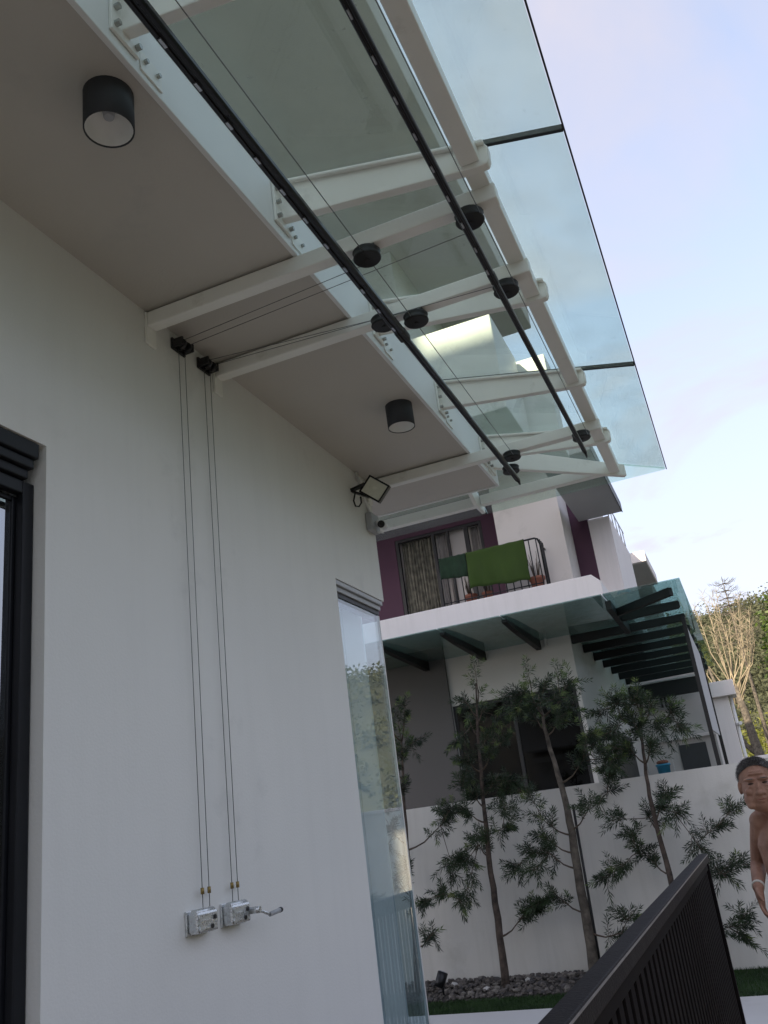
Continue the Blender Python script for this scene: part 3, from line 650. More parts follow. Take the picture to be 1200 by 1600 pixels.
def pot(x, y, z, r, lab):
    t = thing('plant_pot', (x, y, z), lab, 'plant pot', 'pots on the neighbour balcony')
    MB().tube([(x, y, z), (x, y, z+r*1.5), (x, y, z+r*1.5), (x, y, z+r*1.9)], [r*0.75, r, r*1.12, r*1.15], 14).build('pot', 'terracotta', t)
    m = MB()
    for k in range(14):
        a = random.uniform(0, 6.28); h = random.uniform(1.4, 3.6)*r; e = Vector((x+math.cos(a)*r*0.8, y+math.sin(a)*r*0.8, z+r*1.9+h))
        m.tube([(x+0.3*r*math.cos(a), y+0.3*r*math.sin(a), z+r*1.7), e], [0.006, 0.003], 4)
    m.build('stems', 'twig', t)
pot(-3.72, 13.95, 5.062, 0.10, 'left terracotta pot below the dark green towel'); pot(-3.42, 13.92, 5.062, 0.09, 'middle terracotta pot showing below the bright green towel'); pot(-2.56, 13.90, 5.062, 0.12, 'terracotta pot with bare twigs right of the bright green towel')

# neighbour canopy of dark beams and glass
nc = thing('neighbour_canopy', (-2.4, 15, 4.4), 'dark beamed glass canopy wrapping the corner of the neighbouring house', 'canopy')
GZ = 4.47
def npane(x0, x1, y0, y1): box('pane', 'neighbour_glass', nc, x0, x1, y0, y1, GZ, GZ+0.014)
npane(-6.2, -3.955, 12.50, 14.98); npane(-3.935, -2.965, 12.50, 14.98); npane(-2.945, -1.45, 12.50, 14.98); npane(-1.43, -0.36, 12.50, 14.98)
for k in range(3): npane(-2.39, -0.36, 15.0+k*2.45, 15.0+(k+1)*2.45-0.02)
for x in (-5.0, -3.945, -2.955):
    m = MB(); m.prism([(x-0.045, 14.98, GZ-0.004), (x-0.045, 12.75, GZ-0.004), (x-0.045, 12.75, GZ-0.05), (x-0.045, 13.4, GZ-0.10), (x-0.045, 14.98, GZ-0.20 if x > -2.2 else GZ-0.16)], (0.09, 0, 0)); m.build('beam', 'dark_beam', nc, 0.006)
m = MB(); m.bar((-1.40, 13.55, 4.385), (-0.53, 12.95, 4.415), 0.085, 0.12); m.build('hip_beam', 'dark_beam', nc, 0.006)
m = MB(); m.bar((-1.43, 14.97, 4.36), (-1.43, 12.95, 4.40), 0.085, 0.14); m.build('beam', 'dark_beam', nc, 0.006)
for k in range(8):
    y = 13.95+k*1.13; x0 = -2.395 if y > 15 else -1.385
    m = MB(); m.prism([(x0, y-0.04, GZ-0.004), (-0.50, y-0.04, GZ-0.004), (-0.49, y-0.04, GZ-0.03), (-0.49, y-0.04, GZ-0.10), (-0.52, y-0.04, GZ-0.125), (x0, y-0.04, GZ-0.15)], (0, 0.08, 0)); m.build('beam', 'dark_beam', nc, 0.008)
MB().box(-2.39, -0.75, 21.95, 22.05, 3.90, 4.26).build('lintel', 'dark_beam', nc, 0.008)
MB().tube([(-2.0, 21.93, 4.262), (-0.80, 21.93, 4.285)], 0.014, 6).build('pipe', 'white_plastic', nc)
MB().tube([(-2.82, 14.95, 4.35), (-2.82, 14.95, 4.69)], 0.03, 8).build('downpipe', 'neighbour_white', nc)
for (y, zt) in ((14.3, 4.27), (18.35, 4.27)):
    MB().box(-0.535, -0.475, y-0.03, y+0.03, 0, zt).build('post', 'dark_beam', nc, 0.004)
m = MB(); m.prism([(-0.52, 14.34, 4.22), (-0.52, 18.31, 4.22), (-0.52, 18.31, 2.66), (-0.52, 14.34, 2.56)], (0.02, 0, 0)); m.build('side_blind', 'blind', nc)
# porch behind
box('porch_wall', 'neighbour_white', nh, -2.39, -0.62, 22.5, 22.62, 0, 4.46)
box('porch_ledge', 'neighbour_band', nh, -2.39, -0.70, 22.38, 22.498, 2.93, 3.0)
gd = MB(); gd.box(-1.59, -0.97, 22.46, 22.496, 0.6, 2.80); tag(gd.build('porch_door', 'metal_grey_door', nh, 0.004), 'dark grey door at the back of the porch')
dkk = box('porch_window', 'dark_frame', nh, -2.396, -2.37, 17.6, 20.4, 1.6, 3.0)
ac = thing('outdoor_unit', (-1.65, 22.4, 3.7), 'small pale air conditioner unit high on the back porch wall', 'air conditioner')
MB().box(-1.78, -1.50, 22.30, 22.496, 3.66, 4.02).build('casing', 'grey_plastic', ac, 0.01)
for k in range(3): MB().box(-1.75+k*0.09, -1.70+k*0.09, 22.285, 22.299, 3.70, 3.98).build('grille', 'dark_frame', ac)
bb = thing('storage_tub', (-2.05, 21.9, 2.0), 'small blue plastic tub showing above the boundary wall on the porch', 'tub')
MB().tube([(-1.98, 21.9, 2.0), (-1.98, 21.9, 2.38), (-1.98, 21.9, 2.38), (-1.98, 21.9, 2.42)], [0.12, 0.15, 0.17, 0.17], 16).build('bucket', 'blue_plastic', bb)
MB().ellipsoid((-1.98, 21.9, 2.46), (0.14, 0.14, 0.05)).build('lid', 'terracotta', bb)
sh = thing('storage_rack', (-2.0, 22.2, 0), 'pale rack behind the blue tub on the porch', 'rack')
for z in (1.2, 1.9): MB().box(-2.35, -1.75, 22.05, 22.37, z, z+0.03).build('shelf', 'white_plastic', sh)
for x in (-2.34, -1.77): MB().box(x, x+0.02, 22.05, 22.07, 0, 2.5).build('upright', 'white_plastic', sh)
# gate pillar
gp = thing('gate_pillar', (-0.4, 21, 0), 'white gate pillar with overhanging cap beside the porch', 'pillar')
MB().box(-0.66, -0.22, 21.0, 21.5, 0, 3.60).build('shaft', 'neighbour_band', gp, 0.01)
MB().box(-0.62, -0.04, 20.85, 21.7, 3.602, 3.93).build('cap', 'neighbour_band', gp, 0.012)
MB().tube([(-0.17, 21.2, 0), (-0.17, 21.2, 3.60)], 0.035, 10).build('pipe', 'white_plastic', gp)
MB().tube([(-0.17, 21.2, 2.98), (-0.10, 21.0, 3.0)], 0.04, 10).build('lamp', 'white_plastic', gp)
# second, farther house
fh = thing('far_house', (-2, 24, 0), 'pale flat roofed house farther back with a grey underside to its slab', 'house')
MB().box(-5, -1.175, 20.0, 22.55, 6.72, 6.97).build('roof_slab', 'neighbour_band', fh, 0.01)
MB().box(-5, -1.20, 20.06, 22.5, 6.70, 6.718).build('soffit', 'soffit_grey', fh)
MB().box(-5, -1.35, 22.7, 25.0, 0, 6.9).build('wall', 'neighbour_white', fh)
MB().box(-3.2, -1.9, 22.68, 22.699, 4.9, 6.1).build('window', 'dark_frame', fh)

# ================================================================== PODOCARPUS TREES
def pod_tree(trunk, radii, tufts, lab, leaders=(), barkm='bark', yb=9.75):
    base = Vector((trunk[0][0], yb, 0.05))
    t = thing('podocarpus_tree', base, lab, 'tree', 'trees trained along the boundary wall')
    pts = [Vector((x, yb+0.02*math.sin(z*3), z)) for x, z in trunk]
    # resample
    P = []
    for a, b in zip(pts[:-1], pts[1:]):
        for k in range(4): P.append(a.lerp(b, k/4)+Vector((random.uniform(-.006,.006), random.uniform(-.006,.006), 0)))
    P.append(pts[-1])
    r0, r1 = radii; n = len(P)
    MB().tube(P, [r0+(r1-r0)*(i/(n-1))**0.9 for i in range(n)], 10, wob=0.06).build('trunk', barkm, t)
    def trunk_at(z):
        for a, b in zip(P[:-1], P[1:]):
            if a.z <= z <= b.z: return a.lerp(b, (z-a.z)/max(1e-5, b.z-a.z))
        return P[-1].copy() if z > P[-1].z else P[0].copy()
    leaf = MB(); tip = MB()
    def leaf_quad(mb, p, d, ln, wd):
        d = d.normalized(); s = d.cross(Vector((random.uniform(-1,1), random.uniform(-1,1), random.uniform(-.3,1)))).normalized()*wd
        q = p+d*ln*0.5+Vector((0,0,-ln*0.03)); e = p+d*ln+Vector((0,0,-ln*0.12))
        mb.add([p, q+s, e, q-s], [(0,1,2,3)])
    def sprig(p, d, ln, nl, pale):
        d = d.normalized(); a = d.cross(Vector((0.3, 0.5, 1))).normalized(); b = d.cross(a)
        for k in range(nl):
            u = (k+0.5)/nl; ph = k*2.4+random.uniform(-.4,.4)
            o = p+d*ln*u+Vector((0,0,-0.15*ln*u*u))
            ld = d*(0.55+0.7*u)+(a*math.cos(ph)+b*math.sin(ph))*(1.0-0.25*u)+Vector((0,0,-0.15))
            leaf_quad(tip if (pale and u > 0.55) else leaf, o, ld, random.uniform(0.055, 0.100)*(1.0-0.25*u), random.uniform(0.0036, 0.0062))
    tw = MB(); top = trunk[-1][1]
    nodes = [(Vector((x, yb+random.uniform(-0.28, 0.16), z)), s) for x, z, s in tufts]
    nodes.sort(key=lambda q: abs(q[0].x-trunk_at(q[0].z).x)); done = []
    for c, s in nodes:
        z = c.z; dx = abs(c.x-trunk_at(z).x); st = None; first = True
        if dx > 0.18:
            best = min((((c-q).length, q) for q in done if abs(q.x-trunk_at(q.z).x) < dx-0.04 and (q.x-trunk_at(q.z).x)*(c.x-trunk_at(z).x) > 0 and (c-q).length < 0.5), default=None, key=lambda e: e[0])
            if best: st = best[1]; first = False
        if st is None: st = trunk_at(max(0.5, min(top-0.05, z-0.10-0.30*dx)))
        done.append(c)
        mid = st.lerp(c, 0.5)+Vector((0, 0, (-0.06*dx-0.02) if first else random.uniform(-.02, .02)))
        d = (c-mid).normalized(); L = (c-st).length
        rr = [0.012, 0.0095, 0.0075, 0.005, 0.002] if first else [0.005, 0.0045, 0.004, 0.003, 0.002]
        MB().tube([st, st.lerp(mid, .5)+Vector((0,0,-0.006)), mid, mid.lerp(c, .6), c+d*0.10*s], rr, 6, wob=0.1).build('branch', 'twig', t)
        nsp = int(10*s)+1
        for k in range(nsp):
            u = random.uniform(-0.20, 0.10)*min(1.0, L/0.45); o = c+d*u
            sdv = Vector((random.uniform(-1,1), random.uniform(-1,1), random.uniform(-.55,.9))).normalized()
            dd = d*0.75+sdv*0.95
            ln = random.uniform(0.12, 0.25)*s
            tw.tube([o, o+dd.normalized()*ln*0.8], [0.0028, 0.0012], 4, caps=False)
            sprig(o, dd, ln, random.randint(26, 38), random.random() < (0.40 if z > 2.2 else 0.10))
    for (x, z0, z1) in leaders:
        st = Vector((x, yb, z0)); en = Vector((x+random.uniform(-.03,.03), yb, z1))
        tw.tube([trunk_at(z0-0.15), st, en], [0.010, 0.007, 0.002], 5)
        for k in range(8):
            o = st.lerp(en, k/8); a = random.uniform(0, 6.28)
            sprig(o, Vector((math.cos(a)*0.8, math.sin(a)*0.8, 0.7)), random.uniform(0.09, 0.15), 22, True)
        sprig(en, Vector((0, 0, 1)), 0.09, 20, True)
    tag(tw.build('twigs', 'twig', t), kind='stuff')
    leaf.build('foliage', 'needle', t, normals=False)
    if tip.v: tip.build('young_foliage', 'needle_tip', t, normals=False)
    return t
def S(lst, s=1.0): return [(x, z, s) for x, z in lst]
T0 = S([(-3.55, 2.95), (-3.52, 2.61), (-3.62, 2.50), (-3.77, 2.87), (-3.87, 2.38), (-3.89, 1.68), (-4.0, 2.04), (-3.39, 1.69), (-3.20, 1.80), (-3.35, 1.26), (-3.19, 1.32), (-3.79, 1.27), (-3.59, 0.61), (-3.96, 1.15), (-3.75, 2.1), (-4.1, 1.5)], 0.95)
T1 = S([(-3.28, 1.82), (-2.98, 1.80), (-2.98, 1.45), (-2.80, 1.53), (-2.63, 1.58), (-2.55, 1.75), (-3.08, 1.32), (-3.38, 1.0), (-3.60, 0.95), (-3.20, 0.94), (-3.10, 1.05), (-2.62, 0.70), (-2.5, 0.74), (-3.05, 2.08), (-2.92, 1.95)], 0.9) \
   + S([(-2.71, 2.84), (-2.69, 2.56), (-3.02, 2.56), (-2.50, 2.48), (-2.92, 2.32), (-2.68, 2.08), (-3.0, 2.2), (-2.55, 2.75), (-2.62, 2.35), (-2.85, 2.70), (-2.55, 2.05), (-2.80, 2.9)], 0.85)
T2 = S([(-2.36, 0.83), (-2.50, 0.76), (-2.20, 0.85), (-2.60, 1.18), (-2.38, 1.30), (-2.18, 1.42), (-2.2, 1.60), (-2.28, 1.85), (-2.5, 2.0), (-1.69, 1.65), (-1.52, 1.79), (-1.62, 0.48), (-1.52, 0.60), (-2.32, 1.16), (-2.22, 1.28)], 0.95) \
   + S([(-1.40, 2.12), (-1.66, 2.14), (-2.18, 2.9), (-1.96, 2.93), (-1.80, 2.79), (-2.12, 2.66), (-1.88, 2.60), (-1.66, 2.92), (-2.30, 2.92), (-2.60, 1.95), (-2.02, 2.78), (-1.72, 2.66), (-2.22, 2.76), (-1.55, 2.35), (-1.45, 1.95)], 1.0)
T3 = S([(-1.66, 1.00), (-1.47, 1.09), (-1.30, 1.20), (-1.36, 1.33), (-1.15, 1.50), (-1.38, 1.52), (-0.89, 1.68), (-0.86, 1.52), (-1.0, 1.60), (-0.72, 1.22), (-0.53, 1.33), (-0.34, 1.46), (-0.55, 0.92), (-0.41, 1.0), (-0.61, 0.45), (-0.46, 0.53), (-0.52, 0.33), (-1.22, 1.10), (-0.62, 1.0)], 0.92) \
   + S([(-1.41, 2.63), (-1.2, 2.66), (-1.07, 2.5), (-0.86, 2.54), (-0.69, 2.5), (-1.29, 2.4), (-1.04, 2.34), (-0.84, 2.36), (-0.66, 2.37), (-1.38, 2.36), (-1.15, 2.16), (-1.44, 2.03), (-1.0, 2.62), (-1.3, 2.2), (-0.95, 2.15), (-1.5, 2.3)], 1.0)
pod_tree([(-3.87, 0.03), (-3.83, 0.7), (-3.79, 1.33), (-3.75, 2.1), (-3.70, 2.7)], (0.036, 0.010), T0, 'slender conifer seen through the corner window glass, leftmost of the row', [(-3.70, 2.6, 3.0)])
pod_tree([(-2.90, 0.03), (-2.885, 0.7), (-2.865, 1.30), (-2.83, 1.9), (-2.79, 2.57), (-2.71, 3.15)], (0.046, 0.009), T1, 'slim brown trunked conifer between the corner window and the thicker tree', [(-2.70, 3.0, 3.36)])
pod_tree([(-1.97, 0.03), (-1.955, 0.7), (-1.935, 1.45), (-1.95, 1.9), (-2.02, 2.45), (-2.03, 2.9)], (0.062, 0.012), T2, 'thickest trunked conifer in the middle of the wall with a dense crown', [(-2.09, 2.85, 3.26), (-1.79, 2.8, 3.16)], 'bark_pale')
pod_tree([(-1.06, 0.03), (-1.055, 0.95), (-1.08, 1.5), (-1.07, 1.92), (-1.02, 2.35), (-0.96, 2.7)], (0.034, 0.009), T3, 'conifer with spreading side branches behind the end of the railing', [(-0.95, 2.6, 2.80), (-1.2, 2.5, 2.78)])
T4 = S([(x+3.35, z) for x, z, _ in T3], 0.95)
pod_tree([(2.29, 0.03), (2.295, 0.95), (2.27, 1.5), (2.28, 1.92), (2.33, 2.35), (2.39, 2.7)], (0.045, 0.010), T4, 'conifer seen only as a reflection in the corner window', [(2.4, 2.6, 2.85)])
tshade = MB(); tshade.tube([(-1.905, 9.76, 0.02), (-1.893, 9.765, 0.8), (-1.878, 9.77, 1.72)], 0.014, 8)
tag(tshade.build('trunk_shade', 'black_plastic'), 'thin black strip for the shaded right side of the thickest tree trunk', 'shade strip')  # dark strip standing in for shade along the trunk's right side

# garden spotlight
sp = thing('garden_spotlight', (-3.53, 9.6, 0.05), 'small black garden spotlight standing in the gravel bed', 'spotlight')
MB().tube([(-3.53, 9.6, 0.05), (-3.53, 9.6, 0.16)], 0.012, 8).build('spike', 'black_metal', sp)
so_ = MB(); so_.tube([(-3.565, 9.57, 0.13), (-3.545, 9.59, 0.18), (-3.515, 9.62, 0.26)], [0.045, 0.052, 0.055], 14); hdso = so_.build('head', 'black_metal', sp)
MB().tube([(-3.517, 9.618, 0.255), (-3.5125, 9.6225, 0.267)], 0.046, 14).build('lens', 'grey_plastic', hdso)

# ================================================================== FOREGROUND RAILING
rl = thing('metal_railing', (-0.42, 3.5, 0.05), 'dark brown railing with close vertical bars running away from the camera', 'railing')
MB().box(-0.452, -0.398, 0.6, 5.93, 1.272, 1.320).build('handrail', 'handrail', rl, 0.004)
MB().box(-0.3978, -0.3965, 0.6, 5.925, 1.3105, 1.3155).build('pale_edge', 'pale_edge', rl)  # thin paler strip along the handrail's upper right edge
MB().box(-0.440, -0.410, 0.6, 5.90, 0.12, 0.16).build('bottom_rail', 'baluster', rl, 0.003)
MB().box(-0.440, -0.410, 0.6, 5.90, 1.232, 1.2715).build('top_channel', 'baluster', rl, 0.003)
MB().box(-0.447, -0.403, 5.878, 5.925, 0.05, 1.2715).build('post', 'baluster', rl, 0.003)
MB().box(-0.447, -0.403, 0.62, 0.667, 0.05, 1.2715).build('post', 'baluster', rl, 0.003)
b0 = MB().box(-0.432, -0.418, 0.72, 0.778, 0.1605, 1.2315).build('baluster', 'baluster', rl, 0.002)
for k in range(1, 50): clone(b0, rl, (0, k*0.103, 0))

# ================================================================== PERSON
def person():
    X, Y, G = 0.125, 5.05, 0.05
    t = thing('person', (X, Y, G), 'shirtless man in dark shorts with a white wristband standing beyond the railing', 'person')
    b = MB()
    def cap(p, q, r0, r1, n=12, bulge=1.0):
        p, q = Vector(p), Vector(q); pts = [p.lerp(q, k/6) for k in range(7)]
        rr = [(r0+(r1-r0)*k/6)*(1+(bulge-1)*math.sin(math.pi*k/6)) for k in range(7)]
        b.tube(pts, rr, n); b.ellipsoid(p, (r0,)*3, n, 8); b.ellipsoid(q, (r1,)*3, n, 8)
    # legs and feet
    for s in (-1, 1):
        hip = (X+s*0.095, Y, 0.86); kn = (X+s*0.11, Y-0.01, 0.49); an = (X+s*0.115, Y+0.02, G+0.08)
        cap(hip, kn, 0.092, 0.058, bulge=1.04); cap(kn, an, 0.056, 0.038, bulge=1.14)
        b.ellipsoid((X+s*0.125, Y-0.055, G+0.036), (0.045, 0.13, 0.036)); b.ellipsoid((X+s*0.117, Y+0.04, G+0.04), (0.034, 0.045, 0.04))
        for k in range(5): b.ellipsoid((X+s*(0.095+0.014*k), Y-0.175+0.010*k, G+0.016), (0.009, 0.024, 0.011), 8, 6)
    # trunk: rings (z, half width, half depth, y shift)
    rings = [(0.82, 0.15, 0.11, 0.0), (0.90, 0.175, 0.125, -0.01), (1.00, 0.180, 0.140, -0.03), (1.10, 0.182, 0.152, -0.045), (1.20, 0.180, 0.145, -0.045), (1.30, 0.185, 0.125, -0.03), (1.38, 0.192, 0.118, -0.02), (1.45, 0.190, 0.105, -0.01), (1.51, 0.165, 0.085, 0.0), (1.545, 0.10, 0.065, 0.0), (1.57, 0.06, 0.055, -0.01)]
    n = 20; vs = []
    for z, wx, wy, sy in rings:
        wx *= 1.14 if z < 1.40 else 1.0
        for k in range(n):
            a = 2*math.pi*k/n; vs.append((X+wx*math.cos(a), Y+sy+wy*math.sin(a), z))
    fs = [(j*n+k, j*n+(k+1) % n, (j+1)*n+(k+1) % n, (j+1)*n+k) for j in range(len(rings)-1) for k in range(n)]
    b.add(vs, fs+[tuple(reversed(range(n))), tuple((len(rings)-1)*n+k for k in range(n))])
    b.ellipsoid((X-0.085, Y-0.105, 1.375), (0.075, 0.035, 0.05)); b.ellipsoid((X+0.085, Y-0.105, 1.375), (0.075, 0.035, 0.05))
    b.ellipsoid((X-0.015, Y-0.080, 1.12), (0.205, 0.150, 0.175))
    # neck and head leaning forward
    H = Vector((X-0.142, Y-0.105, 1.668))
    cap((X-0.05, Y-0.01, 1.50), (H.x+0.015, H.y+0.03, 1.60), 0.082, 0.066); cap((X-0.165, Y, 1.495), (X-0.11, Y-0.03, 1.560), 0.048, 0.058); cap((X+0.15, Y, 1.475), (X-0.02, Y-0.03, 1.545), 0.05, 0.055)
    b.ellipsoid((H.x, H.y+0.015, H.z+0.040), (0.086, 0.098, 0.085), 20, 14)       # cranium
    b.ellipsoid((H.x, H.y-0.015, H.z-0.030), (0.079, 0.080, 0.088), 20, 14)       # face
    b.ellipsoid((H.x, H.y-0.050, H.z-0.095), (0.046, 0.036, 0.030), 14, 10)       # chin
    b.ellipsoid((H.x-0.046, H.y-0.040, H.z-0.070), (0.036, 0.042, 0.038)); b.ellipsoid((H.x+0.046, H.y-0.040, H.z-0.070), (0.036, 0.042, 0.038))
    b.ellipsoid((H.x, H.y-0.094, H.z-0.026), (0.012, 0.017, 0.030)); b.ellipsoid((H.x, H.y-0.102, H.z-0.044), (0.019, 0.016, 0.013))   # nose
    for s in (-1, 1):
        b.ellipsoid((H.x+s*0.034, H.y-0.084, H.z+0.022), (0.032, 0.014, 0.010))    # brow
        b.ellipsoid((H.x+s*0.046, H.y-0.070, H.z-0.034), (0.024, 0.020, 0.017))    # cheek
        b.ellipsoid((H.x+s*0.088, H.y+0.008, H.z-0.012), (0.010, 0.022, 0.032), 10, 8)  # ear
    b.ellipsoid((H.x, H.y-0.088, H.z-0.066), (0.028, 0.011, 0.008)); b.ellipsoid((H.x, H.y-0.086, H.z-0.081), (0.024, 0.011, 0.008))
    for s in (-1, 1):
        cap((H.x+s*0.022, H.y-0.092, H.z-0.046), (H.x+s*0.036, H.y-0.078, H.z-0.078), 0.007, 0.006, 8)      # nose to mouth fold
        b.ellipsoid((H.x+s*0.034, H.y-0.084, H.z-0.012), (0.017, 0.008, 0.005)); b.ellipsoid((H.x+s*0.050, H.y-0.050, H.z-0.095), (0.026, 0.030, 0.022))
    b.ellipsoid((H.x, H.y-0.080, H.z+0.046), (0.040, 0.010, 0.004)); b.ellipsoid((H.x, H.y-0.078, H.z+0.058), (0.036, 0.010, 0.004))
    b.ellipsoid((H.x, H.y-0.030, H.z-0.112), (0.050, 0.045, 0.022))
    # arms (his right arm is on the left of the picture)
    for s in (-1, 1):
        sh_ = Vector((X+s*0.178, Y+0.005, 1.475)); el = Vector((X+s*0.215, Y+0.10, 1.245)); wr = Vector((X+s*0.205, Y-0.10, 1.130))
        if s < 0: sh_ = Vector((X-0.176, Y, 1.490)); el = Vector((X-0.238, Y+0.11, 1.285)); wr = Vector((X-0.262, Y-0.075, 1.192))
        b.ellipsoid(sh_, (0.054, 0.056, 0.052)); cap(sh_, el, 0.050, 0.037, bulge=1.05); cap(el, wr, 0.040, 0.026, bulge=1.06)
        d = (wr-el).normalized()*0.4+Vector((0.05*-s, -0.15, -0.75)); d.normalize()
        side = Vector((s*-0.2, 0.9, -0.2)); side = (side-d*side.dot(d)).normalized()
        pc = wr+d*0.050; rot = Matrix((side, d.cross(side), d)).transposed()
        b.ellipsoid(pc, (0.037, 0.016, 0.052), 12, 10, rot); cap(wr, pc, 0.024, 0.020)
        pn = d.cross(side)
        if pn.x*s > 0: pn = -pn
        for k, (off_, ln) in enumerate(((-0.028, 0.066), (-0.010, 0.078), (0.009, 0.072), (0.026, 0.056))):
            a0 = pc+d*0.040+side*off_; a1 = a0+d*ln*0.45+pn*0.006; a2 = a1+d*ln*0.32+pn*0.014; a3 = a2+d*ln*0.2+pn*0.016
            cap(a0, a1, 0.0092, 0.0088, 8); cap(a1, a2, 0.0088, 0.0080, 8); cap(a2, a3, 0.0080, 0.0068, 8)
        th0 = wr+d*0.022-side*0.026; th1 = th0+d*0.032-side*0.020+pn*0.010; th2 = th1+d*0.030-side*0.004+pn*0.012
        cap(th0, th1, 0.013, 0.0105, 8); cap(th1, th2, 0.0105, 0.0085, 8)
        if s < 0: WR, WD = wr-(wr-el).normalized()*0.018, (wr-el).normalized()
    body = b.build('body', 'skin', t)
    rm = body.modifiers.new('remesh', 'REMESH'); rm.mode = 'VOXEL'; rm.voxel_size = 0.0042; rm.use_smooth_shade = True
    sm = body.modifiers.new('smooth', 'SMOOTH'); sm.iterations = 7; sm.factor = 0.5
    # hair: thin scalp cap and many short strands
    rhr = random.Random(2); cap_m = MB(); n = 28; vs = []
    def scalp(a, u, k=1.0):
        front = max(0, -math.sin(a)); tt = math.pi*0.56*u*(1.0-0.43*front**1.3)
        dv = Vector((math.sin(tt)*math.cos(a), math.sin(tt)*math.sin(a), math.cos(tt)))
        return Vector((H.x+0.0865*k*dv.x, H.y+0.015+0.0985*k*dv.y, H.z+0.040+0.0855*k*dv.z)), dv
    for j in range(11):
        for k in range(n):
            edge = 1.0-0.05*rhr.random() if j == 10 else 1.0
            vs.append(scalp(2*math.pi*k/n, j/10*edge, 1.018)[0])
    cap_m.add(vs, [(j*n+k, j*n+(k+1) % n, (j+1)*n+(k+1) % n, (j+1)*n+k) for j in range(10) for k in range(n)], True)
    for k in range(4200):
        a = rhr.uniform(0, 2*math.pi); p, dv = scalp(a, math.sqrt(rhr.random())*1.02, 1.012)
        d = (dv+Vector((rhr.uniform(-.5,.5), rhr.uniform(-.7,.3), rhr.uniform(-.6,.3)))).normalized()
        sdv = d.cross(Vector((rhr.uniform(-1,1), rhr.uniform(-1,1), 1))).normalized()*0.0012
        ln = rhr.uniform(0.006, 0.014)
        cap_m.add([p-sdv, p+sdv, p+d*ln], [(0, 1, 2)])
    cap_m.build('hair', 'hair', t, normals=False)
    for s in (-1, 1):
        MB().ellipsoid((H.x+s*0.033, H.y-0.0860, H.z+0.002), (0.014, 0.006, 0.0036), 12, 8).build('eye', 'eye_dark', t)
        MB().ellipsoid((H.x+s*0.033, H.y-0.0965, H.z+0.024), (0.019, 0.004, 0.0026), 12, 6).build('eyebrow', 'hair', t)
    MB().ellipsoid((H.x, H.y-0.0975, H.z-0.0735), (0.024, 0.004, 0.0024), 14, 6).build('mouth', 'lip', t)
    # shorts
    sh2 = MB(); n = 28; rr = [(0.985, 0.218, 0.172, -0.030), (0.95, 0.216, 0.160, -0.022), (0.90, 0.214, 0.152, -0.01), (0.82, 0.212, 0.147, 0.0), (0.76, 0.210, 0.14, 0.0)]
    vs = [(X+wx*math.cos(2*math.pi*k/n), Y+sy+wy*math.sin(2*math.pi*k/n), z) for z, wx, wy, sy in rr for k in range(n)]
    sh2.add(vs, [(j*n+k, j*n+(k+1) % n, (j+1)*n+(k+1) % n, (j+1)*n+k) for j in range(4) for k in range(n)], True)
    for s in (-1, 1):
        sh2.tube([(X+s*0.095, Y, 0.84), (X+s*0.103, Y, 0.70), (X+s*0.11, Y-0.005, 0.50)], [0.108, 0.112, 0.108], 20, caps=False)
    sho = sh2.build('shorts', 'shorts', t)
    m = MB(); m.tube([WR-WD*0.006, WR+WD*0.006], 0.0315, 18); m.build('wristband', 'wristband', t)
person()

# ================================================================== BACKGROUND: bare tree, shrubs, leafy tree, hills
bt = thing('bare_tree', (0.15, 32, 0), 'leafless tree with many upright yellow tan branches beside the canopy', 'tree')
rb = random.Random(11)
fork = Vector((-0.06, 32, 4.9))
MB().tube([(0.35, 32, -0.1), (0.18, 32, 2.4), (0.10, 32, 3.3), (0.06, 32, 4.1), fork], [0.20, 0.16, 0.14, 0.12, 0.11], 10, wob=0.08).build('trunk', 'bark_pale', bt)
MB().tube([(0.16, 32, 2.6), (-0.18, 32, 3.0), (-0.38, 32, 3.6), (-0.48, 32, 4.4), (-0.75, 32, 5.8)], [0.10, 0.085, 0.075, 0.06, 0.03], 8, wob=0.08).build('branch', 'bark_pale', bt)
for k in range(24):
    a = rb.uniform(-1.0, 0.9); up = rb.uniform(2.0, 4.3)*(1-0.35*abs(a)); yo = rb.uniform(-1, 1)
    p0 = fork+Vector((rb.uniform(-.15,.1), rb.uniform(-.1,.1), rb.uniform(-0.8, 0.3)))
    e = fork+Vector((a*1.25, yo*0.9, up))
    mid = p0.lerp(e, 0.45)+Vector((a*0.22+rb.uniform(-.08,.08), 0, -0.2))
    m = MB(); m.tube([p0, p0.lerp(mid, .5), mid, mid.lerp(e, .5)+Vector((rb.uniform(-.07,.07), 0, 0)), e], [0.028, 0.020, 0.015, 0.010, 0.004], 6, wob=0.1)
    for q in range(16):
        u = rb.uniform(0.15, 1.0); o = mid.lerp(e, u); dv = Vector((rb.uniform(-1,1)*0.5, rb.uniform(-.4,.4), rb.uniform(0.1, 0.6)))*rb.uniform(0.35, 0.8)
        m.tube([o, o+dv*0.6+Vector((0,0,.03)), o+dv], [0.009, 0.006, 0.003], 4, caps=False)
    m.build('branch', 'dry_branch', bt)

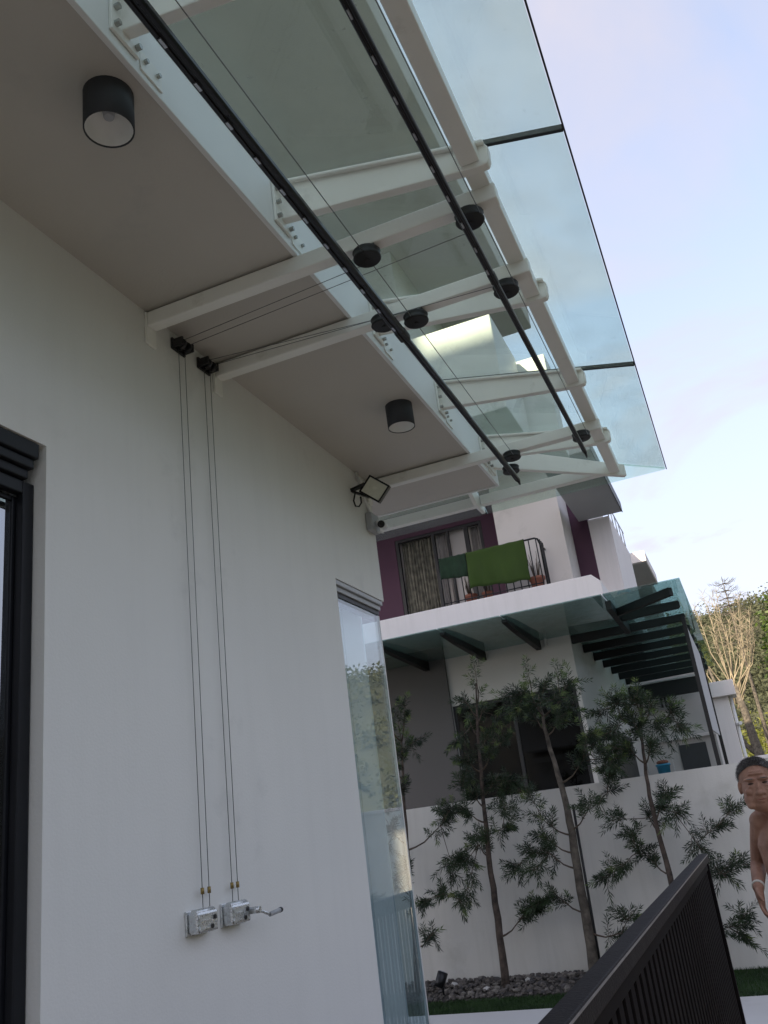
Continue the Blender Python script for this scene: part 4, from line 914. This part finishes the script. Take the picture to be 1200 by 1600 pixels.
dc = thing('dead_conifer', (0.62, 36, 0), 'thin grey dead conifer with bare whorled branches above the bare tree', 'tree')
MB().tube([(0.62, 36, -0.1), (0.60, 36, 4), (0.52, 36, 7.5), (0.50, 36, 9.5)], [0.10, 0.08, 0.045, 0.012], 7, wob=0.1).build('trunk', 'bark_pale', dc)
for lv in range(9):
    z = 6.9+lv*0.29; ln = 1.15-lv*0.08
    for q in range(7):
        a = q*0.9+lv*0.37+rb.uniform(-.2,.2); o = Vector((0.52, 36, z)); d = Vector((math.cos(a), math.sin(a), 0))*ln*rb.uniform(.7,1.1)
        m = MB(); m.tube([o, o+d*0.5+Vector((0,0,-0.04)), o+d+Vector((0,0,0.10))], [0.014, 0.010, 0.004], 4)
        for u in (0.45, 0.62, 0.8, 0.93):
            for sg in (-1, 1):
                p = o+d*u; sd_ = Vector((-d.y, d.x, 0)).normalized()*sg*0.14+d.normalized()*0.08+Vector((0,0,0.10)); m.tube([p, p+sd_], [0.006, 0.002], 3, caps=False)
        m.build('branch', 'bark_pale', dc)

def leafy(name, base, crown, rad, n, lm, lab, grp, size=(0.16, 0.30), trunk=True, seed=1):
    r = random.Random(seed); t = thing(name, base, lab, 'tree' if trunk else 'shrub', grp)
    c = Vector(crown)
    if trunk:
        MB().tube([base, Vector(base).lerp(c, .5), c], [rad[0]*0.09, rad[0]*0.07, rad[0]*0.03], 8, wob=0.08).build('trunk', 'bark', t)
        for k in range(6):
            e = c+Vector((r.uniform(-.7,.7)*rad[0], r.uniform(-.7,.7)*rad[1], r.uniform(-.4,.6)*rad[2]))
            MB().tube([Vector(base).lerp(c, .6), c.lerp(e, .3), e], [rad[0]*0.04, rad[0]*0.03, rad[0]*0.01], 6).build('limb', 'bark', t)
    m = MB(); cl = []
    for k in range(26):
        v = Vector((r.gauss(0,1), r.gauss(0,1), r.gauss(0,1))).normalized()*r.uniform(0.45, 1.0)
        cl.append(c+Vector((v.x*rad[0], v.y*rad[1], v.z*rad[2])))
    for k in range(n):
        q = r.choice(cl); v = Vector((r.gauss(0,1), r.gauss(0,1), r.gauss(0,1)))*0.19
        p = q+Vector((v.x*rad[0], v.y*rad[1], v.z*rad[2]))
        a = Vector((r.gauss(0,1), r.gauss(0,1), r.gauss(0,.6))).normalized(); bb_ = a.cross(Vector((r.gauss(0,1), r.gauss(0,1), r.gauss(0,1)))).normalized()
        s = r.uniform(*size)
        m.add([p-a*s*0.5, p+bb_*s*0.22, p+a*s*0.5, p-bb_*s*0.22], [(0,1,2,3)])
    m.build('crown', lm, t, normals=False)
    return t
leafy('leafy_tree', (3.05, 40, 0), (2.95, 40, 6.3), (1.5, 1.5, 2.4), 5200, 'tree_leaf', 'dense bright green tree at the right edge behind the wall', None, seed=4)
RT = [(9.6, -5.5, 4.6), (10.4, -2.0, 5.0), (9.4, 1.6, 4.2), (10.6, 5.0, 5.2), (9.9, 7.6, 4.4), (12.2, 9.3, 5.4)]
RL = ['first', 'second', 'third', 'fourth', 'fifth', 'sixth']
for i, ((x, y, h), k) in enumerate(zip(RT, RL)):
    leafy('leafy_tree', (x, y, 0), (x, y, h*0.58), (1.75, 1.75, h*0.42), 3000, 'tree_leaf', k+' tree from the rear in the row opposite the house wall, outside the frame', 'trees opposite the house', (0.2, 0.36), True, 60+i)
SH = [(-0.5, 36, 2.3, 1.3), (0.9, 38, 2.6, 1.5), (2.3, 36.5, 2.4, 1.4), (1.6, 45, 4.0, 1.9), (-0.9, 44, 3.6, 1.8), (0.5, 50, 5.3, 2.2), (3.9, 37, 2.9, 1.6), (5.8, 38, 3.2, 2.0), (8.0, 37, 3.5, 2.2), (10.5, 39, 3.8, 2.4)]
SL = ['low yellow green shrub behind the gate pillar', 'sunlit yellow green shrub below the bare tree fork', 'yellow green shrub above the wall at the right edge', 'taller sunlit shrub right of the bare trunk', 'rounded shrub left behind the bare tree', 'highest sunlit shrub on the slope behind the bare tree', 'shrub beyond the right edge, nearest to it', 'broad shrub beyond the right edge, second from it', 'broad shrub beyond the right edge, third from it', 'broad shrub beyond the right edge, farthest from it']
for i, ((x, y, h, r_), lab) in enumerate(zip(SH, SL)):
    leafy('shrub', (x, y, 0), (x, y, h*0.55), (r_, r_, h*0.55), 2600, 'shrub_leaf', lab, 'sunlit shrubs beyond the wall', (0.14, 0.26), False, 20+i)

# hill: a ridge that wraps round the right side
def hill_h(r, az):
    p = max(0.0, min(1.0, (r-52)/80)); p = p*p*(3-2*p)
    crest = 21.5+1.2*math.sin(az*2.3+0.6)+1.0*math.sin(az*7)
    back = max(0.0, (r-150)/120)
    return p*crest*(1-0.25*back)+1.6*noise.noise(Vector((r*math.sin(az)*0.06, r*math.cos(az)*0.06, 0)))*p
hm = MB(); na, nr = 110, 44; a0, a1 = math.radians(-22), math.radians(150)
vs = []
for j in range(nr+1):
    r = 50+150*j/nr
    for i in range(na+1):
        az = a0+(a1-a0)*i/na; vs.append((r*math.sin(az), r*math.cos(az), hill_h(r, az)-0.1))
hm.add(vs, [(j*(na+1)+i, j*(na+1)+i+1, (j+1)*(na+1)+i+1, (j+1)*(na+1)+i) for j in range(nr) for i in range(na)], True)
tag(hm.build('hill', 'hill_soil'), kind='structure')
hf = MB(); rh = random.Random(5)
for k in range(1800):
    if k < 750: az = math.radians(rh.uniform(-3, 6)); r = 58+82*math.sqrt(rh.random())
    elif k < 1250: az = math.radians(rh.uniform(6, 42)); r = 55+85*math.sqrt(rh.random())
    else: az = math.radians(rh.uniform(42, 130)); r = 56+90*math.sqrt(rh.random())
    z = hill_h(r, az); c = Vector((r*math.sin(az), r*math.cos(az), z)); rad = rh.uniform(0.9, 2.3); hh = rad*rh.uniform(0.8, 1.3)
    big = 1.0 if k < 750 else 1.4 if k < 1250 else 2.0
    for q in range(95 if k < 750 else 45 if k < 1250 else 24):
        v = Vector((rh.gauss(0,1), rh.gauss(0,1), rh.gauss(0,1))).normalized()*rh.uniform(0.6, 1.0)
        p = c+Vector((v.x*rad, v.y*rad, hh*0.5+v.z*hh)); a = Vector((rh.gauss(0,1), rh.gauss(0,1), rh.gauss(0,.7))).normalized(); b_ = a.cross(Vector((rh.gauss(0,1), rh.gauss(0,1), rh.gauss(0,1)))).normalized()
        s = rh.uniform(0.22, 0.5)*big
        hf.add([p-a*s*0.5, p+b_*s*0.3, p+a*s*0.5, p-b_*s*0.3], [(0,1,2,3)])
tag(hf.build('hill_forest', 'hill_leaf', normals=False), 'hazy olive green wooded hillside in the distance', 'forest', kind='stuff')
